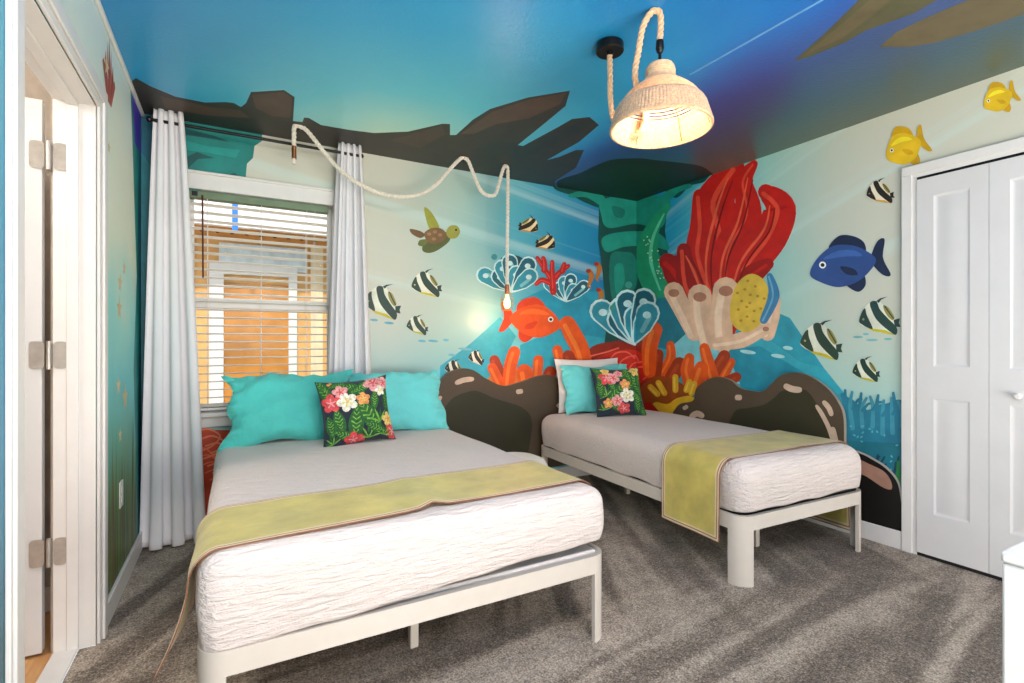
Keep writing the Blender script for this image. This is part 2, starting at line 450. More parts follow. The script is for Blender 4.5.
def shell_fan(M, x, y, R, a0, a1, n, dark=(18, 92, 110), mid=(40, 140, 160), lite=(190, 226, 226)):
    for k in range(n):
        a = math.radians(a0+(a1-a0)*k/(n-1)); rr = R*(.78+.22*math.cos(k*2.4))
        dx, dy = math.sin(a), -math.cos(a); wpx = R*.23
        e = (x+dx*rr, y+dy*rr); m_ = (x+dx*rr*.55, y+dy*rr*.55)
        M.stroke([(x, y), m_, e], [wpx*.25, wpx*1.0, wpx*1.15], lite)
        M.stroke([(x+dx*2, y+dy*2), m_, (x+dx*rr*.98, y+dy*rr*.98)], [wpx*.14, wpx*.86, wpx*.98], dark if k % 2 else mid)
        M.stroke([(x+dx*rr*.45-dy*wpx*.25, y+dy*rr*.45+dx*wpx*.25), (x+dx*rr*.9-dy*wpx*.3, y+dy*rr*.9+dx*wpx*.3)], wpx*.22, tuple((a_+b_)/2 for a_, b_ in zip(mid, lite)))
        M.ell(e[0]-dx*wpx*.2, e[1]-dy*wpx*.2, wpx*.4, wpx*.34, lite)

# ---------------- BACK WALL mural
B = BACK
# teal rock beside the window
B.poly([(140, 100), (262, 100), (262, 141), (254.5, 146), (253, 158), (247, 163.7), (246, 174), (245.7, 190), (100, 190)], (14, 128, 122))
B.poly([(185, 128), (215, 136), (230, 142), (212, 139), (186, 135)], (9, 84, 84))
B.poly([(184, 158), (197, 152), (214, 158), (198, 159), (186, 170)], (9, 84, 84))
B.poly([(226, 176), (234, 173), (244, 179), (240, 184), (226, 180)], (9, 74, 78))
B.poly([(184, 140), (206, 146), (240, 150), (236, 158), (204, 152), (184, 150)], (20, 150, 142))
B.poly([(100, 60), (186, 60), (186, 560), (100, 560)], (20, 96, 112))
B.poly([(140, 150), (160, 180), (150, 260), (160, 340), (140, 400)], (26, 116, 128))
# red coral under the window sill
B.poly([(150, 429), (345, 432), (345, 600), (150, 600)], (202, 66, 30))
for k in range(9):
    x = 196+k*5.0; y = 432+k*7
    B.stroke([(x, y), (x+12, y-3), (x+24, y+4), (x+16, y+14), (x+2, y+20)], .9, (238, 132, 92))
    B.stroke([(x-6, y+20), (x+8, y+16), (x+20, y+26)], .7, (230, 118, 80))
# hills in the distance
B.poly([(430, 376), (452, 358), (471, 343), (500, 317), (528, 328), (560, 344), (610, 356), (660, 372), (660, 470), (430, 470)], (104, 190, 200))
B.poly([(440, 366), (470, 344), (500, 317), (516, 336), (508, 352), (540, 370), (540, 400), (440, 400)], (52, 164, 184))
B.poly([(520, 345), (556, 330), (590, 318), (660, 330), (660, 420), (520, 410)], (44, 160, 180))
B.poly([(520, 300), (548, 287), (590, 292), (620, 286), (660, 300), (660, 345), (560, 332)], (30, 146, 172))
for (x, y, r) in ((365, 318, 4), (374, 320, 4), (389, 323, 5), (422, 341, 4), (433, 341, 5), (446, 340, 3), (465, 349, 7), (452, 355, 4), (540, 374, 6), (560, 379, 5), (520, 385, 5)):
    B.ell(x, y, r, 1.3, (104, 172, 190), 5)
# turtle: plain sea turtle
B.blob([(424, 208), (431, 212), (439, 226), (437, 232), (429, 228)], (150, 152, 52))
B.blob([(428, 236), (446, 232), (450, 240), (438, 250), (428, 253), (422, 249)], (84, 92, 44))
B.blob([(410, 229), (420, 231), (425, 235), (420, 238), (412, 234)], (108, 78, 44))
B.blob([(420, 240), (428, 240), (424, 246), (418, 245)], (104, 112, 52))
B.blob([(424, 234), (432, 228), (442, 229), (447, 236), (441, 242), (430, 243)], (118, 88, 54))
for (x, y) in ((429, 234), (435, 232), (440, 235), (434, 239)): B.ell(x, y, 2.2, 1.7, (150, 118, 74))
B.blob([(446, 232), (450, 226), (457, 226), (460, 232), (456, 238), (449, 238)], (150, 150, 62))
B.ell(456, 230, 1.1, 1.1, (20, 20, 18))
# striped fish
pennant(B, 382, 303, .265); pennant(B, 426, 285, .215, rot=-8); pennant(B, 417, 326, .155, rot=-4)
pennant(B, 454, 369, .135, (30, 34, 32), yel=(190, 196, 190)); pennant(B, 476, 358, .115, (30, 34, 32), yel=(190, 196, 190))
for (x, y, q) in ((529, 226, .14), (546, 243, .14)):
    pennant(B, x, y, q, (40, 28, 20), (236, 216, 160), (200, 140, 60), 30, -1)
# blue shell corals
B.blob([(494, 272), (504, 256), (522, 258), (528, 274), (520, 290), (500, 288)], (14, 60, 70)); shell_fan(B, 512, 291, 32, -60, 50, 7); B.ell(494, 257, 3, 3, (58, 140, 148))
shell_fan(B, 566, 301, 24, -45, 50, 6)
# red twig coral
for p in ([(553, 292), (550, 278), (545, 270), (537, 258)], [(553, 280), (560, 272), (568, 266)], [(552, 284), (542, 280), (536, 284)], [(553, 288), (552, 272), (552, 262)], [(544, 270), (544, 262), (543, 258)], [(562, 271), (564, 264)]):
    B.finger(p, [3.2, 2.0], (176, 28, 26), (216, 70, 56))
# three small sea horses
for (x, y) in ((589, 277), (597, 270), (599, 296)):
    B.stroke([(x, y-6), (x+2, y-2), (x+1, y+4), (x-1, y+9), (x+1, y+11)], [2.2, 2.6, 2, 1, .7], (178, 110, 40)); B.ell(x-1, y-6, 2.4, 2, (150, 50, 36))
# plain orange fish
plainfish(B, 531, 320, 60, 44, (226, 84, 22), (206, 58, 14), 6, -1)

# ---------------- paint that runs round the corner: teal rock pillar
PD, PM, PL = (8, 72, 66), (14, 112, 100), (22, 140, 122)
BOTH.blob([(552, 186), (572, 196), (588, 204), (604, 208), (612, 196), (660, 190), (676, 198), (690, 186), (706, 180), (704, 160), (560, 160)], PD)
BOTH.poly([(599, 200), (668, 200), (665, 230), (668, 255), (664, 300), (668, 345), (676, 380), (600, 380), (607, 320), (602, 270), (598, 240)], PD)
BOTH.blob([(602, 200), (636, 196), (668, 198), (667, 214), (660, 228), (636, 224), (608, 228), (601, 216)], PL)
BOTH.blob([(612, 206), (624, 210), (622, 218), (614, 216)], PM)
BOTH.blob([(602, 238), (622, 232), (654, 232), (666, 240), (668, 250), (650, 246), (624, 247), (606, 252)], PL)
BOTH.blob([(610, 256), (622, 252), (634, 256), (638, 280), (628, 300), (634, 318), (618, 316), (610, 290)], PM)
BOTH.blob([(640, 256), (654, 252), (664, 262), (660, 288), (652, 300), (642, 288)], PM)
BOTH.blob([(614, 268), (622, 264), (624, 282), (616, 294)], PL)
BOTH.blob([(640, 300), (656, 306), (664, 322), (660, 338), (646, 330)], PM)
for p in ([(570, 196), (586, 194), (600, 200)], [(690, 186), (676, 190), (664, 200)]): BOTH.stroke(p, [2, 5], PL)
# green kelp leaf before the pillar
R = RIGHT
R.stroke([(668, 206), (655, 224), (648, 244), (648, 264), (656, 286), (668, 306)], [3, 6, 10, 13, 13, 5], (26, 150, 108))
R.stroke([(664, 214), (653, 238), (651, 262), (660, 290)], [.8, 1.6, 1.8, .8], (90, 204, 160))
for k in range(26):
    a = random.random(); R.ell(646+a*22+random.uniform(-4, 4), 244+a*34+random.uniform(-10, 10), .8, .8, (176, 226, 190))

# ---------------- RIGHT WALL mural
R.poly([(640, 330), (672, 312), (700, 300), (725, 306), (742, 318), (776, 312), (790, 318), (824, 368), (850, 400), (850, 470), (640, 470)], (46, 166, 186))
R.poly([(668, 340), (690, 322), (712, 338), (732, 346), (745, 384), (690, 384)], (122, 206, 216))
R.poly([(726, 350), (760, 346), (816, 380), (816, 420), (756, 396), (742, 388)], (16, 142, 168))
R.poly([(776, 312), (790, 318), (824, 368), (800, 362), (770, 340)], (34, 154, 176))
R.poly([(650, 300), (672, 296), (690, 330), (668, 350), (652, 346)], (20, 120, 140))
for (x, y, r) in ((748, 352, 8), (778, 356, 7), (788, 348, 5), (730, 344, 7)): R.ell(x, y, r, 2, (168, 222, 224), 8)
# small shoal dashes
for (x, y, r) in ((858, 337, 5), (872, 340, 6), (888, 339, 4), (866, 334, 3)): R.ell(x, y, r, 1.2, (120, 186, 190), 0)
# tall red soft coral with cream and yellow sponges at its foot
RD, RM, RH = (158, 14, 12), (196, 24, 16), (228, 72, 48)
R.finger([(716, 330), (694, 296), (676, 270), (668, 262)], [12, 16, 14, 9], RD, RM)
R.finger([(722, 330), (712, 280), (722, 236), (716, 200), (736, 168)], [14, 22, 22, 20, 9], RM, RH)
R.finger([(730, 320), (744, 272), (770, 236), (780, 208), (766, 192)], [12, 18, 18, 16, 8], RM, RH)
R.finger([(726, 300), (730, 250), (748, 214), (744, 182), (754, 164)], [10, 16, 14, 9, 4], RM, RH)
R.finger([(716, 300), (700, 256), (702, 226), (700, 196)], [10, 14, 12, 7], RM, RH)
R.finger([(736, 300), (752, 276), (768, 264)], [10, 11, 6], RD, RM)
R.finger([(704, 310), (688, 286), (684, 250)], [9, 11, 7], RD, RH)
for p in ([(712, 320), (706, 262), (716, 212), (728, 178)], [(720, 320), (722, 262), (738, 222), (748, 178)], [(728, 310), (740, 264), (764, 230), (770, 206)], [(708, 310), (694, 272), (686, 256)]):
    R.stroke(p, [.6, 1.4, .6], (232, 96, 64)); R.stroke([(x+5, y+2) for x, y in p], [.5, 1.0, .5], (126, 8, 8))
CR, CRH = (226, 190, 158), (240, 214, 186)
for p, wd in (([(694, 334), (684, 312), (674, 292)], [7, 9, 10]), ([(708, 342), (702, 318), (700, 296)], [8, 10, 12]), ([(724, 344), (722, 316), (726, 290)], [9, 11, 13]), ([(768, 334), (772, 316), (774, 300)], [7, 8, 7]), ([(716, 344), (742, 340), (766, 328)], [6, 8, 6])):
    R.finger(p, wd, CR, CRH)
    e = p[-1]; R.ell(e[0], e[1]+1, wd[-1]*.55, wd[-1]*.4, (176, 122, 96))
R.blob([(730, 310), (736, 286), (750, 274), (764, 280), (770, 298), (764, 320), (748, 332), (734, 326)], (222, 190, 70))
for k in range(16):
    a = k*2.4; r_ = 3.6*math.sqrt(k); R.ell(750+r_*math.cos(a)*1.15, 303+r_*math.sin(a)*1.6, 1.6, 1.3, (186, 142, 40))
R.finger([(764, 320), (774, 296), (770, 276)], [4, 6, 3], (58, 130, 176), (110, 176, 206))
# fish
plainfish(R, 848, 264, 78, 56, (44, 78, 140), (26, 40, 72), -10)
pennant(R, 821, 342, .30, (40, 66, 52), rot=-4); pennant(R, 879, 319, .29, (34, 66, 62), rot=-10); pennant(R, 866, 371, .195, (30, 60, 50), rot=-8)
pennant(R, 880, 193, .195, (38, 30, 26), (232, 222, 196), (206, 160, 76), -12)
plainfish(R, 906, 147, 44, 42, (226, 186, 32), (206, 160, 20), -24); plainfish(R, 1000, 98, 36, 32, (226, 188, 34), (208, 162, 22), -24)
# teal coral garden by the closet
TC = (34, 122, 148)
R.blob([(838, 408), (850, 398), (866, 410), (884, 404), (910, 414), (914, 560), (836, 560)], TC)
R.poly([(836, 440), (914, 444), (914, 560), (836, 560)], (26, 112, 130))
for k in range(13):
    x = 843+k*5.0; y = 420+random.uniform(-4, 6); h_ = random.uniform(14, 30)
    R.stroke([(x, y+8), (x+random.uniform(-3, 3), y-h_*.5), (x+random.uniform(-5, 5), y-h_)], [2.4, 2.0, 1.3], TC if k % 2 else (60, 146, 168))
    if k % 2 == 0:
        R.stroke([(x, y-h_*.4), (x+5, y-h_*.7), (x+9, y-h_*.75)], [1.6, 1.0], TC)
for k in range(22):
    x = random.uniform(842, 900); y = random.uniform(425, 470); R.ell(x, y, 1.5, .9, (84, 172, 190), random.uniform(0, 180))
for k in range(9):
    x = 880+random.uniform(-10, 18); y = 478-random.uniform(0, 18); R.stroke([(x, y+6), (x+2, y), (x+random.uniform(-4, 6), y-7)], [1.6, .8], (14, 66, 84))
R.stroke([(893, 520), (898, 490), (899, 462)], [2, 3, 1.5], (40, 130, 70))
# low black rock
rk = [(800, 560), (826, 500), (842, 470), (853, 453), (862, 454), (872, 459), (886, 468), (897, 481), (901, 497), (903, 520), (903, 560)]
R.blob([(x+1.6, y-1.4) for x, y in rk], (176, 168, 160)); R.blob(rk, (14, 11, 10))
R.blob([(857, 459), (870, 464), (884, 471), (891, 480), (892, 489), (883, 487), (868, 477), (857, 471)], (176, 132, 112))

# red and orange corals between the beds (some run round the corner)
OD, OM, OH = (158, 52, 16), (222, 84, 18), (240, 120, 40)
B.blob([(486, 392), (488, 378), (504, 370), (530, 372), (548, 384), (548, 396)], (200, 120, 50))
B.finger([(500, 376), (494, 360)], [6, 5], OD, (180, 70, 30))
B.finger([(508, 385), (510, 366), (514, 352)], [6, 6.5, 6], OM, OH); B.finger([(500, 384), (492, 368)], [5, 5], OM, OH)
B.finger([(536, 384), (538, 360)], [5, 5], OM, OH); B.finger([(526, 384), (524, 372)], [8, 8], OM, OH); B.finger([(544, 384), (550, 372)], [6, 6], OD, (180, 70, 30))
BOTH.blob([(560, 425), (575, 372), (590, 348), (610, 342), (640, 340), (656, 352), (660, 380), (668, 430)], (140, 40, 22))
B.finger([(586, 376), (580, 350), (572, 334), (567, 324)], [8, 9, 9, 8], OM, OH)
B.finger([(561, 370), (557, 350)], [5, 5], OM, OH); B.finger([(574, 372), (568, 356)], [6, 6], OD, (180, 70, 30))
BOTH.blob([(584, 372), (596, 358), (620, 350), (640, 352), (648, 366), (640, 384), (610, 386)], (190, 44, 30))
for p in ([(588, 366), (600, 360), (612, 362), (604, 370)], [(606, 366), (614, 354), (626, 352), (634, 358)], [(616, 372), (622, 360), (636, 356), (640, 368)], [(626, 376), (632, 364), (642, 362)], [(600, 376), (612, 370), (628, 380)], [(590, 356), (606, 352), (618, 348)]):
    BOTH.stroke(p, .8, (226, 96, 78))
R.blob([(630, 366), (644, 364), (653, 372), (648, 380), (634, 380)], (192, 36, 26)); R.stroke([(634, 368), (646, 367), (651, 373), (644, 379)], .8, (230, 90, 74))
R.finger([(662, 374), (671, 358), (671, 345)], [4.5, 5, 4], OM, OH); R.finger([(656, 374), (659, 354)], [6, 5], OD, (180, 70, 30))
R.finger([(650, 372), (650, 348), (655, 330)], [6, 8, 8], OM, OH)
R.finger([(672, 378), (680, 364)], [7, 7], OD, (180, 70, 30))
R.blob([(636, 400), (644, 384), (660, 376), (680, 382), (694, 396), (690, 416), (640, 416)], (150, 72, 22))
R.finger([(724, 376), (732, 362)], [5, 4], OM, OH); R.finger([(714, 374), (725, 356)], [6, 6], OD, (180, 70, 30)); R.finger([(728, 381), (737, 377)], [5, 5], OD, (180, 70, 30))
R.finger([(713, 378), (708, 360), (705, 348)], [7, 6, 5], OM, OH)
R.finger([(692, 384), (688, 370), (690, 358)], [8, 7, 5], OM, OH); R.finger([(696, 386), (702, 368)], [8, 7], OM, OH)
for p in ([(658, 394), (651, 387)], [(665, 393), (659, 383)], [(676, 390), (676, 377)], [(687, 390), (690, 382)], [(692, 393), (695, 384)]):
    R.finger(p, [3, 3], (226, 176, 40), (242, 206, 80))
R.blob([(652, 408), (656, 402), (668, 404), (678, 398), (692, 396), (696, 404), (680, 412), (660, 414)], (232, 184, 40))
R.blob([(640, 410), (650, 402), (664, 414), (684, 412), (690, 424), (640, 424)], (178, 30, 22))
BOTH.blob([(606, 322), (618, 300), (636, 296), (648, 312), (644, 338), (622, 342)], (10, 62, 78)); shell_fan(BOTH, 634, 343, 46, -46, 26, 7)
BOTH.ell(628, 285, 3.5, 3.5, (60, 150, 140)); BOTH.ell(612, 308, 3, 3, (60, 150, 140))

# ---------------- LEFT WALL mural
L = LEFT
def lft(M, pts, c): M.fill(pts, c)
lft(L, [(3.30, 0), (3.32, .6), (3.26, 1.0), (3.36, 1.5), (3.28, 1.9), (3.2, 2.3), (3.16, H), (3.51, H), (3.51, 0)], (14, 128, 122))
lft(L, [(3.42, 0), (3.40, .7), (3.44, 1.3), (3.40, 1.8), (3.44, H), (3.51, H), (3.51, 0)], (10, 66, 92))
lft(L, [(3.20, H), (3.30, 2.2), (3.51, 2.2), (3.51, H)], (64, 40, 170))
for k in range(26):                                          # sea grass
    y = 2.56+k*.03+random.uniform(-.02, .02); h_ = random.uniform(.3, .75); c = random.choice([(92, 120, 40), (66, 100, 44), (120, 136, 60), (40, 110, 80), (120, 90, 40)])
    a = random.uniform(-.06, .06); b = .012
    lft(L, [(y-b, .1), (y+b, .1), (y+b*.8+a*.5, .1+h_*.5), (y+a, .1+h_), (y-b*.8+a*.5, .1+h_*.5)], c)
for (y, z, h_) in ((on_left(109, 70)[0], on_left(109, 70)[1]-.02, .17),):                        # red coral sprig
    for k in range(7):
        q = (k-3)*.035
        lft(L, [(y+q*.3-.012, z-.12), (y+q*.3+.012, z-.12), (y+q+.02, z), (y+q+.004, z+h_-abs(q)*1.4), (y+q-.02, z)], (150, 60, 48) if k % 2 else (178, 88, 70))
def star(M, y, z, r, c):
    lft(M, [(y+(r if k % 2 == 0 else r*.42)*math.sin(k*math.pi/5), z+(r if k % 2 == 0 else r*.42)*math.cos(k*math.pi/5)) for k in range(10)], c)
for (y, z, r) in ((2.62, 2.28, .05), (2.66, 1.96, .03), (2.9, 1.42, .05), (3.0, 1.5, .04), (2.88, 1.3, .06), (2.86, .95, .05), (3.02, .88, .07), (2.9, .72, .04)):
    star(L, y, z, r, (214, 190, 140))

# ---------------- CEILING mural: brown rock shapes
Cc = CEIL
BR1, BR2, BR3 = (48, 44, 36), (80, 60, 46), (36, 42, 38)
Cc.poly([(128, 84), (135.8, 78), (150, 86), (175, 96.5), (205, 102.5), (226, 102), (234, 103), (241, 107), (246, 103), (251, 92), (284, 90), (294.6, 97), (293, 121), (302.5, 122), (304, 117.5), (309, 118), (321, 125), (350, 130), (374, 133), (408, 131.6), (442.5, 123.7), (450, 124), (450, 135), (456, 135), (473, 119.6), (490, 109), (528, 97.4), (570, 90.6), (565.6, 106), (545, 123), (517.8, 145), (523, 146), (559, 126.5), (572, 119), (589.5, 117), (599, 125), (579, 142), (547, 160), (559, 157), (576, 150), (584, 150), (576, 167.5), (555, 181), (556, 215), (340, 215), (120, 215)], BR1)
Cc.poly([(252, 95), (283, 92), (292, 98), (290, 118), (272, 116), (256, 108)], BR2)
Cc.poly([(460, 134), (492, 112), (528, 100), (566, 93), (560, 104), (530, 118), (496, 124), (474, 134)], BR2)
Cc.poly([(470, 150), (500, 140), (522, 147), (560, 130), (588, 119), (592, 124), (566, 140), (520, 160)], BR3)
Cc.poly([(160, 96), (205, 106), (240, 110), (250, 118), (210, 116), (165, 108)], BR2)
Cc.poly([(390, 140), (442, 126), (446, 134), (420, 148)], (70, 54, 44))
Cc.blob([(556, 184), (581, 172.7), (597, 165), (614, 159.5), (639, 158.4), (656.6, 160.2), (683, 163), (700.5, 166), (709, 171), (712, 177), (690, 195), (636, 215), (590, 205)], (16, 36, 28))
Cc.blob([(590, 176), (614, 166), (640, 164), (662, 172), (650, 192), (620, 190)], (12, 44, 30))
OL1, OL2 = (78, 76, 50), (92, 82, 56)
Cc.poly([(793.6, 61), (824, 34), (858.6, 0), (880, -20), (962, -20), (937, 0), (913, 13.7), (865, 31), (845, 42.7), (811, 56.4)], OL1)
Cc.poly([(806, 54), (830, 34), (862, 6), (880, -10), (900, -8), (872, 16), (842, 38)], OL2)
Cc.poly([(879, 47), (896, 32.5), (920, 20.5), (951, 7), (968, 0), (1000, -20), (1070, -20), (1060, 0), (1024, 14), (975, 31), (934, 43), (906, 47)], OL2)
Cc.poly([(690, 75.5), (689, 74.5), (822, -1), (824, 0)], (96, 150, 200))

BACK.mb.build  # (built below)
tag(BACK.mb.build('wall_back', BACK.mats, smooth=0), kind='structure')
tag(RIGHT.mb.build('wall_right', RIGHT.mats, smooth=0), kind='structure')
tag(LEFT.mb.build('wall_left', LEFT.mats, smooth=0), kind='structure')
tag(CEIL.mb.build('ceiling', CEIL.mats, smooth=0), kind='structure')
struct('wall_rear', MB().box(XL-.1, XR+.1, YREAR-.1, YREAR, 0, H), simple('plain_wall_paint', (226, 222, 214), .7))
struct('floor', MB().box(XL, XR, YREAR, YB, -.05, 0).box(XL-.05, XL, LD0, LD1, -.05, 0), CARPET, smooth=0)

# ------------------------------------------------------------------ trim
struct('baseboard_right', MB().box(XR-.015, XR, 1.40, YB, 0, BB), WHITE, bevel=.004)
struct('baseboard_left', MB().box(XL, XL+.015, 2.525, YB, 0, BB), WHITE, bevel=.004)
struct('baseboard_back', MB().box(XL+.015, XR-.015, YB-.015, YB, 0, BB), WHITE, bevel=.004)
struct('trim_1', MB().box(XL, XL+.016, 1.0, YB, H-.02, H-.001), WHITE, bevel=.004)

# hall doorway: casing, jamb, threshold
t = MB()
t.box(XL, XL+.012, LD0-.085, LD0-.004, 0, LDZ+.004); t.box(XL, XL+.012, LD1+.004, LD1+.085, 0, LDZ+.004); t.box(XL, XL+.012, LD0-.085, LD1+.085, LDZ+.004, LDZ+.085)
t.box(XL+.012, XL+.022, LD0-.085, LD0-.034, 0, LDZ+.034); t.box(XL+.012, XL+.022, LD1+.034, LD1+.085, 0, LDZ+.034); t.box(XL+.012, XL+.022, LD0-.085, LD1+.085, LDZ+.034, LDZ+.085)
struct('trim_2', t, WHITE, bevel=.003)
j = MB(); JX = XL-.125
j.box(JX, XL, LD1, LD1+.02, 0, LDZ+.02); j.box(JX, XL, LD0-.02, LD0, 0, LDZ+.02); j.box(JX, XL, LD0, LD1, LDZ, LDZ+.02)
j.box(XL-.085, XL-.05, LD1-.008, LD1, 0, LDZ-.012); j.box(XL-.085, XL-.05, LD0, LD0+.008, 0, LDZ-.012); j.box(XL-.085, XL-.05, LD0, LD1, LDZ-.012, LDZ)
struct('trim_3', j, WHITE, bevel=.002)
struct('trim_4', MB().box(JX, XL-.05, LD0, LD1, 0, .008), WHITE, bevel=.003)
# hall beyond the doorway
struct('floor_hall', MB().box(-2.2, JX, -.2, 3.2, -.05, 0), WOODF, smooth=0)
struct('wall_hall_back', MB().box(-2.2, JX, 2.85, 2.95, 0, H), HALLW, smooth=0)
struct('wall_hall_side', MB().box(-2.25, -2.15, -.2, 2.95, 0, H), HALLW, smooth=0)
struct('baseboard_hall', MB().box(-2.15, JX, 2.835, 2.85, 0, BB), WHITE, smooth=0)
struct('ceiling_hall', MB().box(-2.25, JX, -.2, 2.95, H, H+.05), WHITE, smooth=0)
struct('wall_hall_front', MB().box(-2.25, JX, -.3, -.2, 0, H), HALLW, smooth=0)
struct('wall_hall_inner', MB().box(JX-.01, JX, -.2, LD0-.02, 0, H).box(JX-.01, JX, LD1+.02, 2.85, 0, H).box(JX-.01, JX, LD0-.02, LD1+.02, LDZ+.02, H), HALLW, smooth=0)

# hall door leaf, swung open into the hall
def panel_leaf(w_, h_, th, panels):
    """door leaf in local coords: x along the width, y thickness (front at y=0 facing -y), raised panels on the front"""
    m = MB(); m.box(0, w_, 0.0075, th, 0, h_)
    xs = sorted({0, w_}|{p[0] for p in panels}|{p[1] for p in panels}); zs = sorted({0, h_}|{p[2] for p in panels}|{p[3] for p in panels})
    for i in range(len(xs)-1):
        for k in range(len(zs)-1):
            xc, zc = (xs[i]+xs[i+1])/2, (zs[k]+zs[k+1])/2
            if not any(p[0] < xc < p[1] and p[2] < zc < p[3] for p in panels): m.add([(xs[i], 0, zs[k]), (xs[i+1], 0, zs[k]), (xs[i+1], 0, zs[k+1]), (xs[i], 0, zs[k+1])], [(0, 1, 2, 3)])
    def rect(x0, x1, z0, z1, y): return [(x0, y, z0), (x1, y, z0), (x1, y, z1), (x0, y, z1)]
    for q in ((0, 0), (w_, w_)): m.add([(q[0], 0, 0), (q[0], 0, h_), (q[0], .0075, h_), (q[0], .0075, 0)], [(0, 1, 2, 3)])
    for z_ in (0, h_): m.add([(0, 0, z_), (w_, 0, z_), (w_, .0075, z_), (0, .0075, z_)], [(0, 1, 2, 3)])
    for (x0, x1, z0, z1) in panels:
        rings = [rect(x0, x1, z0, z1, 0), rect(x0+.01, x1-.01, z0+.01, z1-.01, .006), rect(x0+.022, x1-.022, z0+.022, z1-.022, .006), rect(x0+.046, x1-.046, z0+.046, z1-.046, .001)]
        vs = sum(rings, []); fs = []
        for r in range(3):
            for q in range(4):
                q2 = (q+1) % 4; fs.append((r*4+q, r*4+q2, r*4+4+q2, r*4+4+q))
        fs.append((12, 13, 14, 15)); m.add(vs, fs)
    return m
d1 = empty('door_1', (-.60, 2.445, 0), kind='structure'); d1.rotation_euler = (0, 0, 0)
pl = [(.10, .33, .25, .95), (.42, .66, .25, .95), (.10, .33, 1.1, 1.9), (.42, .66, 1.1, 1.9)]
lf = panel_leaf(.755, 2.02, .035, pl)
lf.v = [(-.012-x, y, z+.012) for x, y, z in lf.v]
lf.build('door_leaf', DOORW, d1, bevel=.003)
def hinge(z, parent):
    m = MB(); hx = -.592+.60; hy = 0.0
    # plate on jamb face (facing -y) and plate on door edge, with a knuckle between
    def plate(x0, x1, y):
        r = .012; P = []
        for cx_, cz_, a0 in ((x1-r, z+.05-r, 0), (x0+r, z+.05-r, 90), (x0+r, z-.05+r, 180), (x1-r, z-.05+r, 270)):
            for k in range(5):
                a = math.radians(a0+k*22.5); P.append((cx_+r*math.cos(a), y, cz_+r*math.sin(a)))
        n = len(P); m.add(P+[(p[0], p[1]+.0025, p[2]) for p in P], [tuple(range(n)), tuple(range(2*n-1, n-1, -1))]+[(k, (k+1) % n, n+(k+1) % n, n+k) for k in range(n)])
    plate(.024, .062, LD1-2.445-.0045); plate(-.046, -.004, -.006)
    for zz in (z-.036, z+.036): pass
    m.tube([(.01, -.012, z-.052), (.01, -.012, z+.052)], .007, 10)
    for sx in (.034, .052):
        for sz in (-.03, 0, .03): m.lathe([(0, 0), (.003, 0)], (sx, -.0135, z+sz), 8)
    m.tube([(.01, -.004, z-.04), (.01, -.004, z+.04)], .009, 8)
    m.build('hinge', NICKEL, parent, bevel=0)
for z in (1.83, 1.10, .378): hinge(z, d1)

# closet: casing and bifold leaves
CY0, CY1, CZ = .135, 1.329, 2.035
t = MB()
t.box(XR-.012, XR, CY1, CY1+.07, 0, CZ); t.box(XR-.012, XR, CY0-.07, CY0, 0, CZ); t.box(XR-.012, XR, CY0-.07, CY1+.07, CZ, CZ+.07)
t.box(XR-.02, XR-.012, CY1+.02, CY1+.07, 0, CZ+.02); t.box(XR-.02, XR-.012, CY0-.07, CY0-.02, 0, CZ+.02); t.box(XR-.02, XR-.012, CY0-.07, CY1+.07, CZ+.02, CZ+.07)
struct('trim_5', t, WHITE, bevel=.003)
d2 = empty('door_2', (XR-.006, CY1, 0), kind='structure')
d2_track = MB().box(-.006, .004, CY0-CY1, 0, 2.022, CZ).build('door_track', BLACK, d2, smooth=0)
MB().box(-.004, .004, CY0-CY1, 0, .0, .016).build('floor_gap_shade', BLACK_CLOTH_SHADE, d2, smooth=0)  # black strip standing in for the shade under the leaves
for k in range(4):
    lw = .2965; m = panel_leaf(lw, 2.0, .03, [(.075, .225, .22, .83), (.075, .225, 1.0, 1.90)])
    # local x runs along -Y, front faces -X
    m.v = [(-.012+y*.9, -(k*.2985+.001+x), z+.02) for x, y, z in m.v]
    lo = m.build('door_leaf', DOORW, d2, bevel=.0015)
    if k in (1, 2):
        kb = MB(); prof = [(0.0, .034), (.010, .033), (.0155, .027), (.0155, .021), (.009, .012), (.007, .004), (.011, 0)]
        vs = MB().lathe(prof, (0, 0, 0), 18)
        yk = -(.2985*1+.11) if k == 1 else -(.2985*3-.11)
        kb.add([(-.013-p[2], yk+p[0], .895+p[1]) for p in vs.v], vs.f)
        kb.build('door_knob', WHITE, lo)

# outlet plate on the left wall
o = empty('outlet_plate', (XL+.001, 2.90, .45), label='small white outlet plate low on the left mural wall', cat='outlet')
MB().box(.0, .006, -.036, .036, -.06, .06).build('cover_plate', PLASTIC, o, bevel=.003)
m = MB()
for z in (-.022, .022): m.box(.006, .009, -.017, .017, z-.015, z+.015)
m.build('socket_face', PLASTIC, o, bevel=.002)

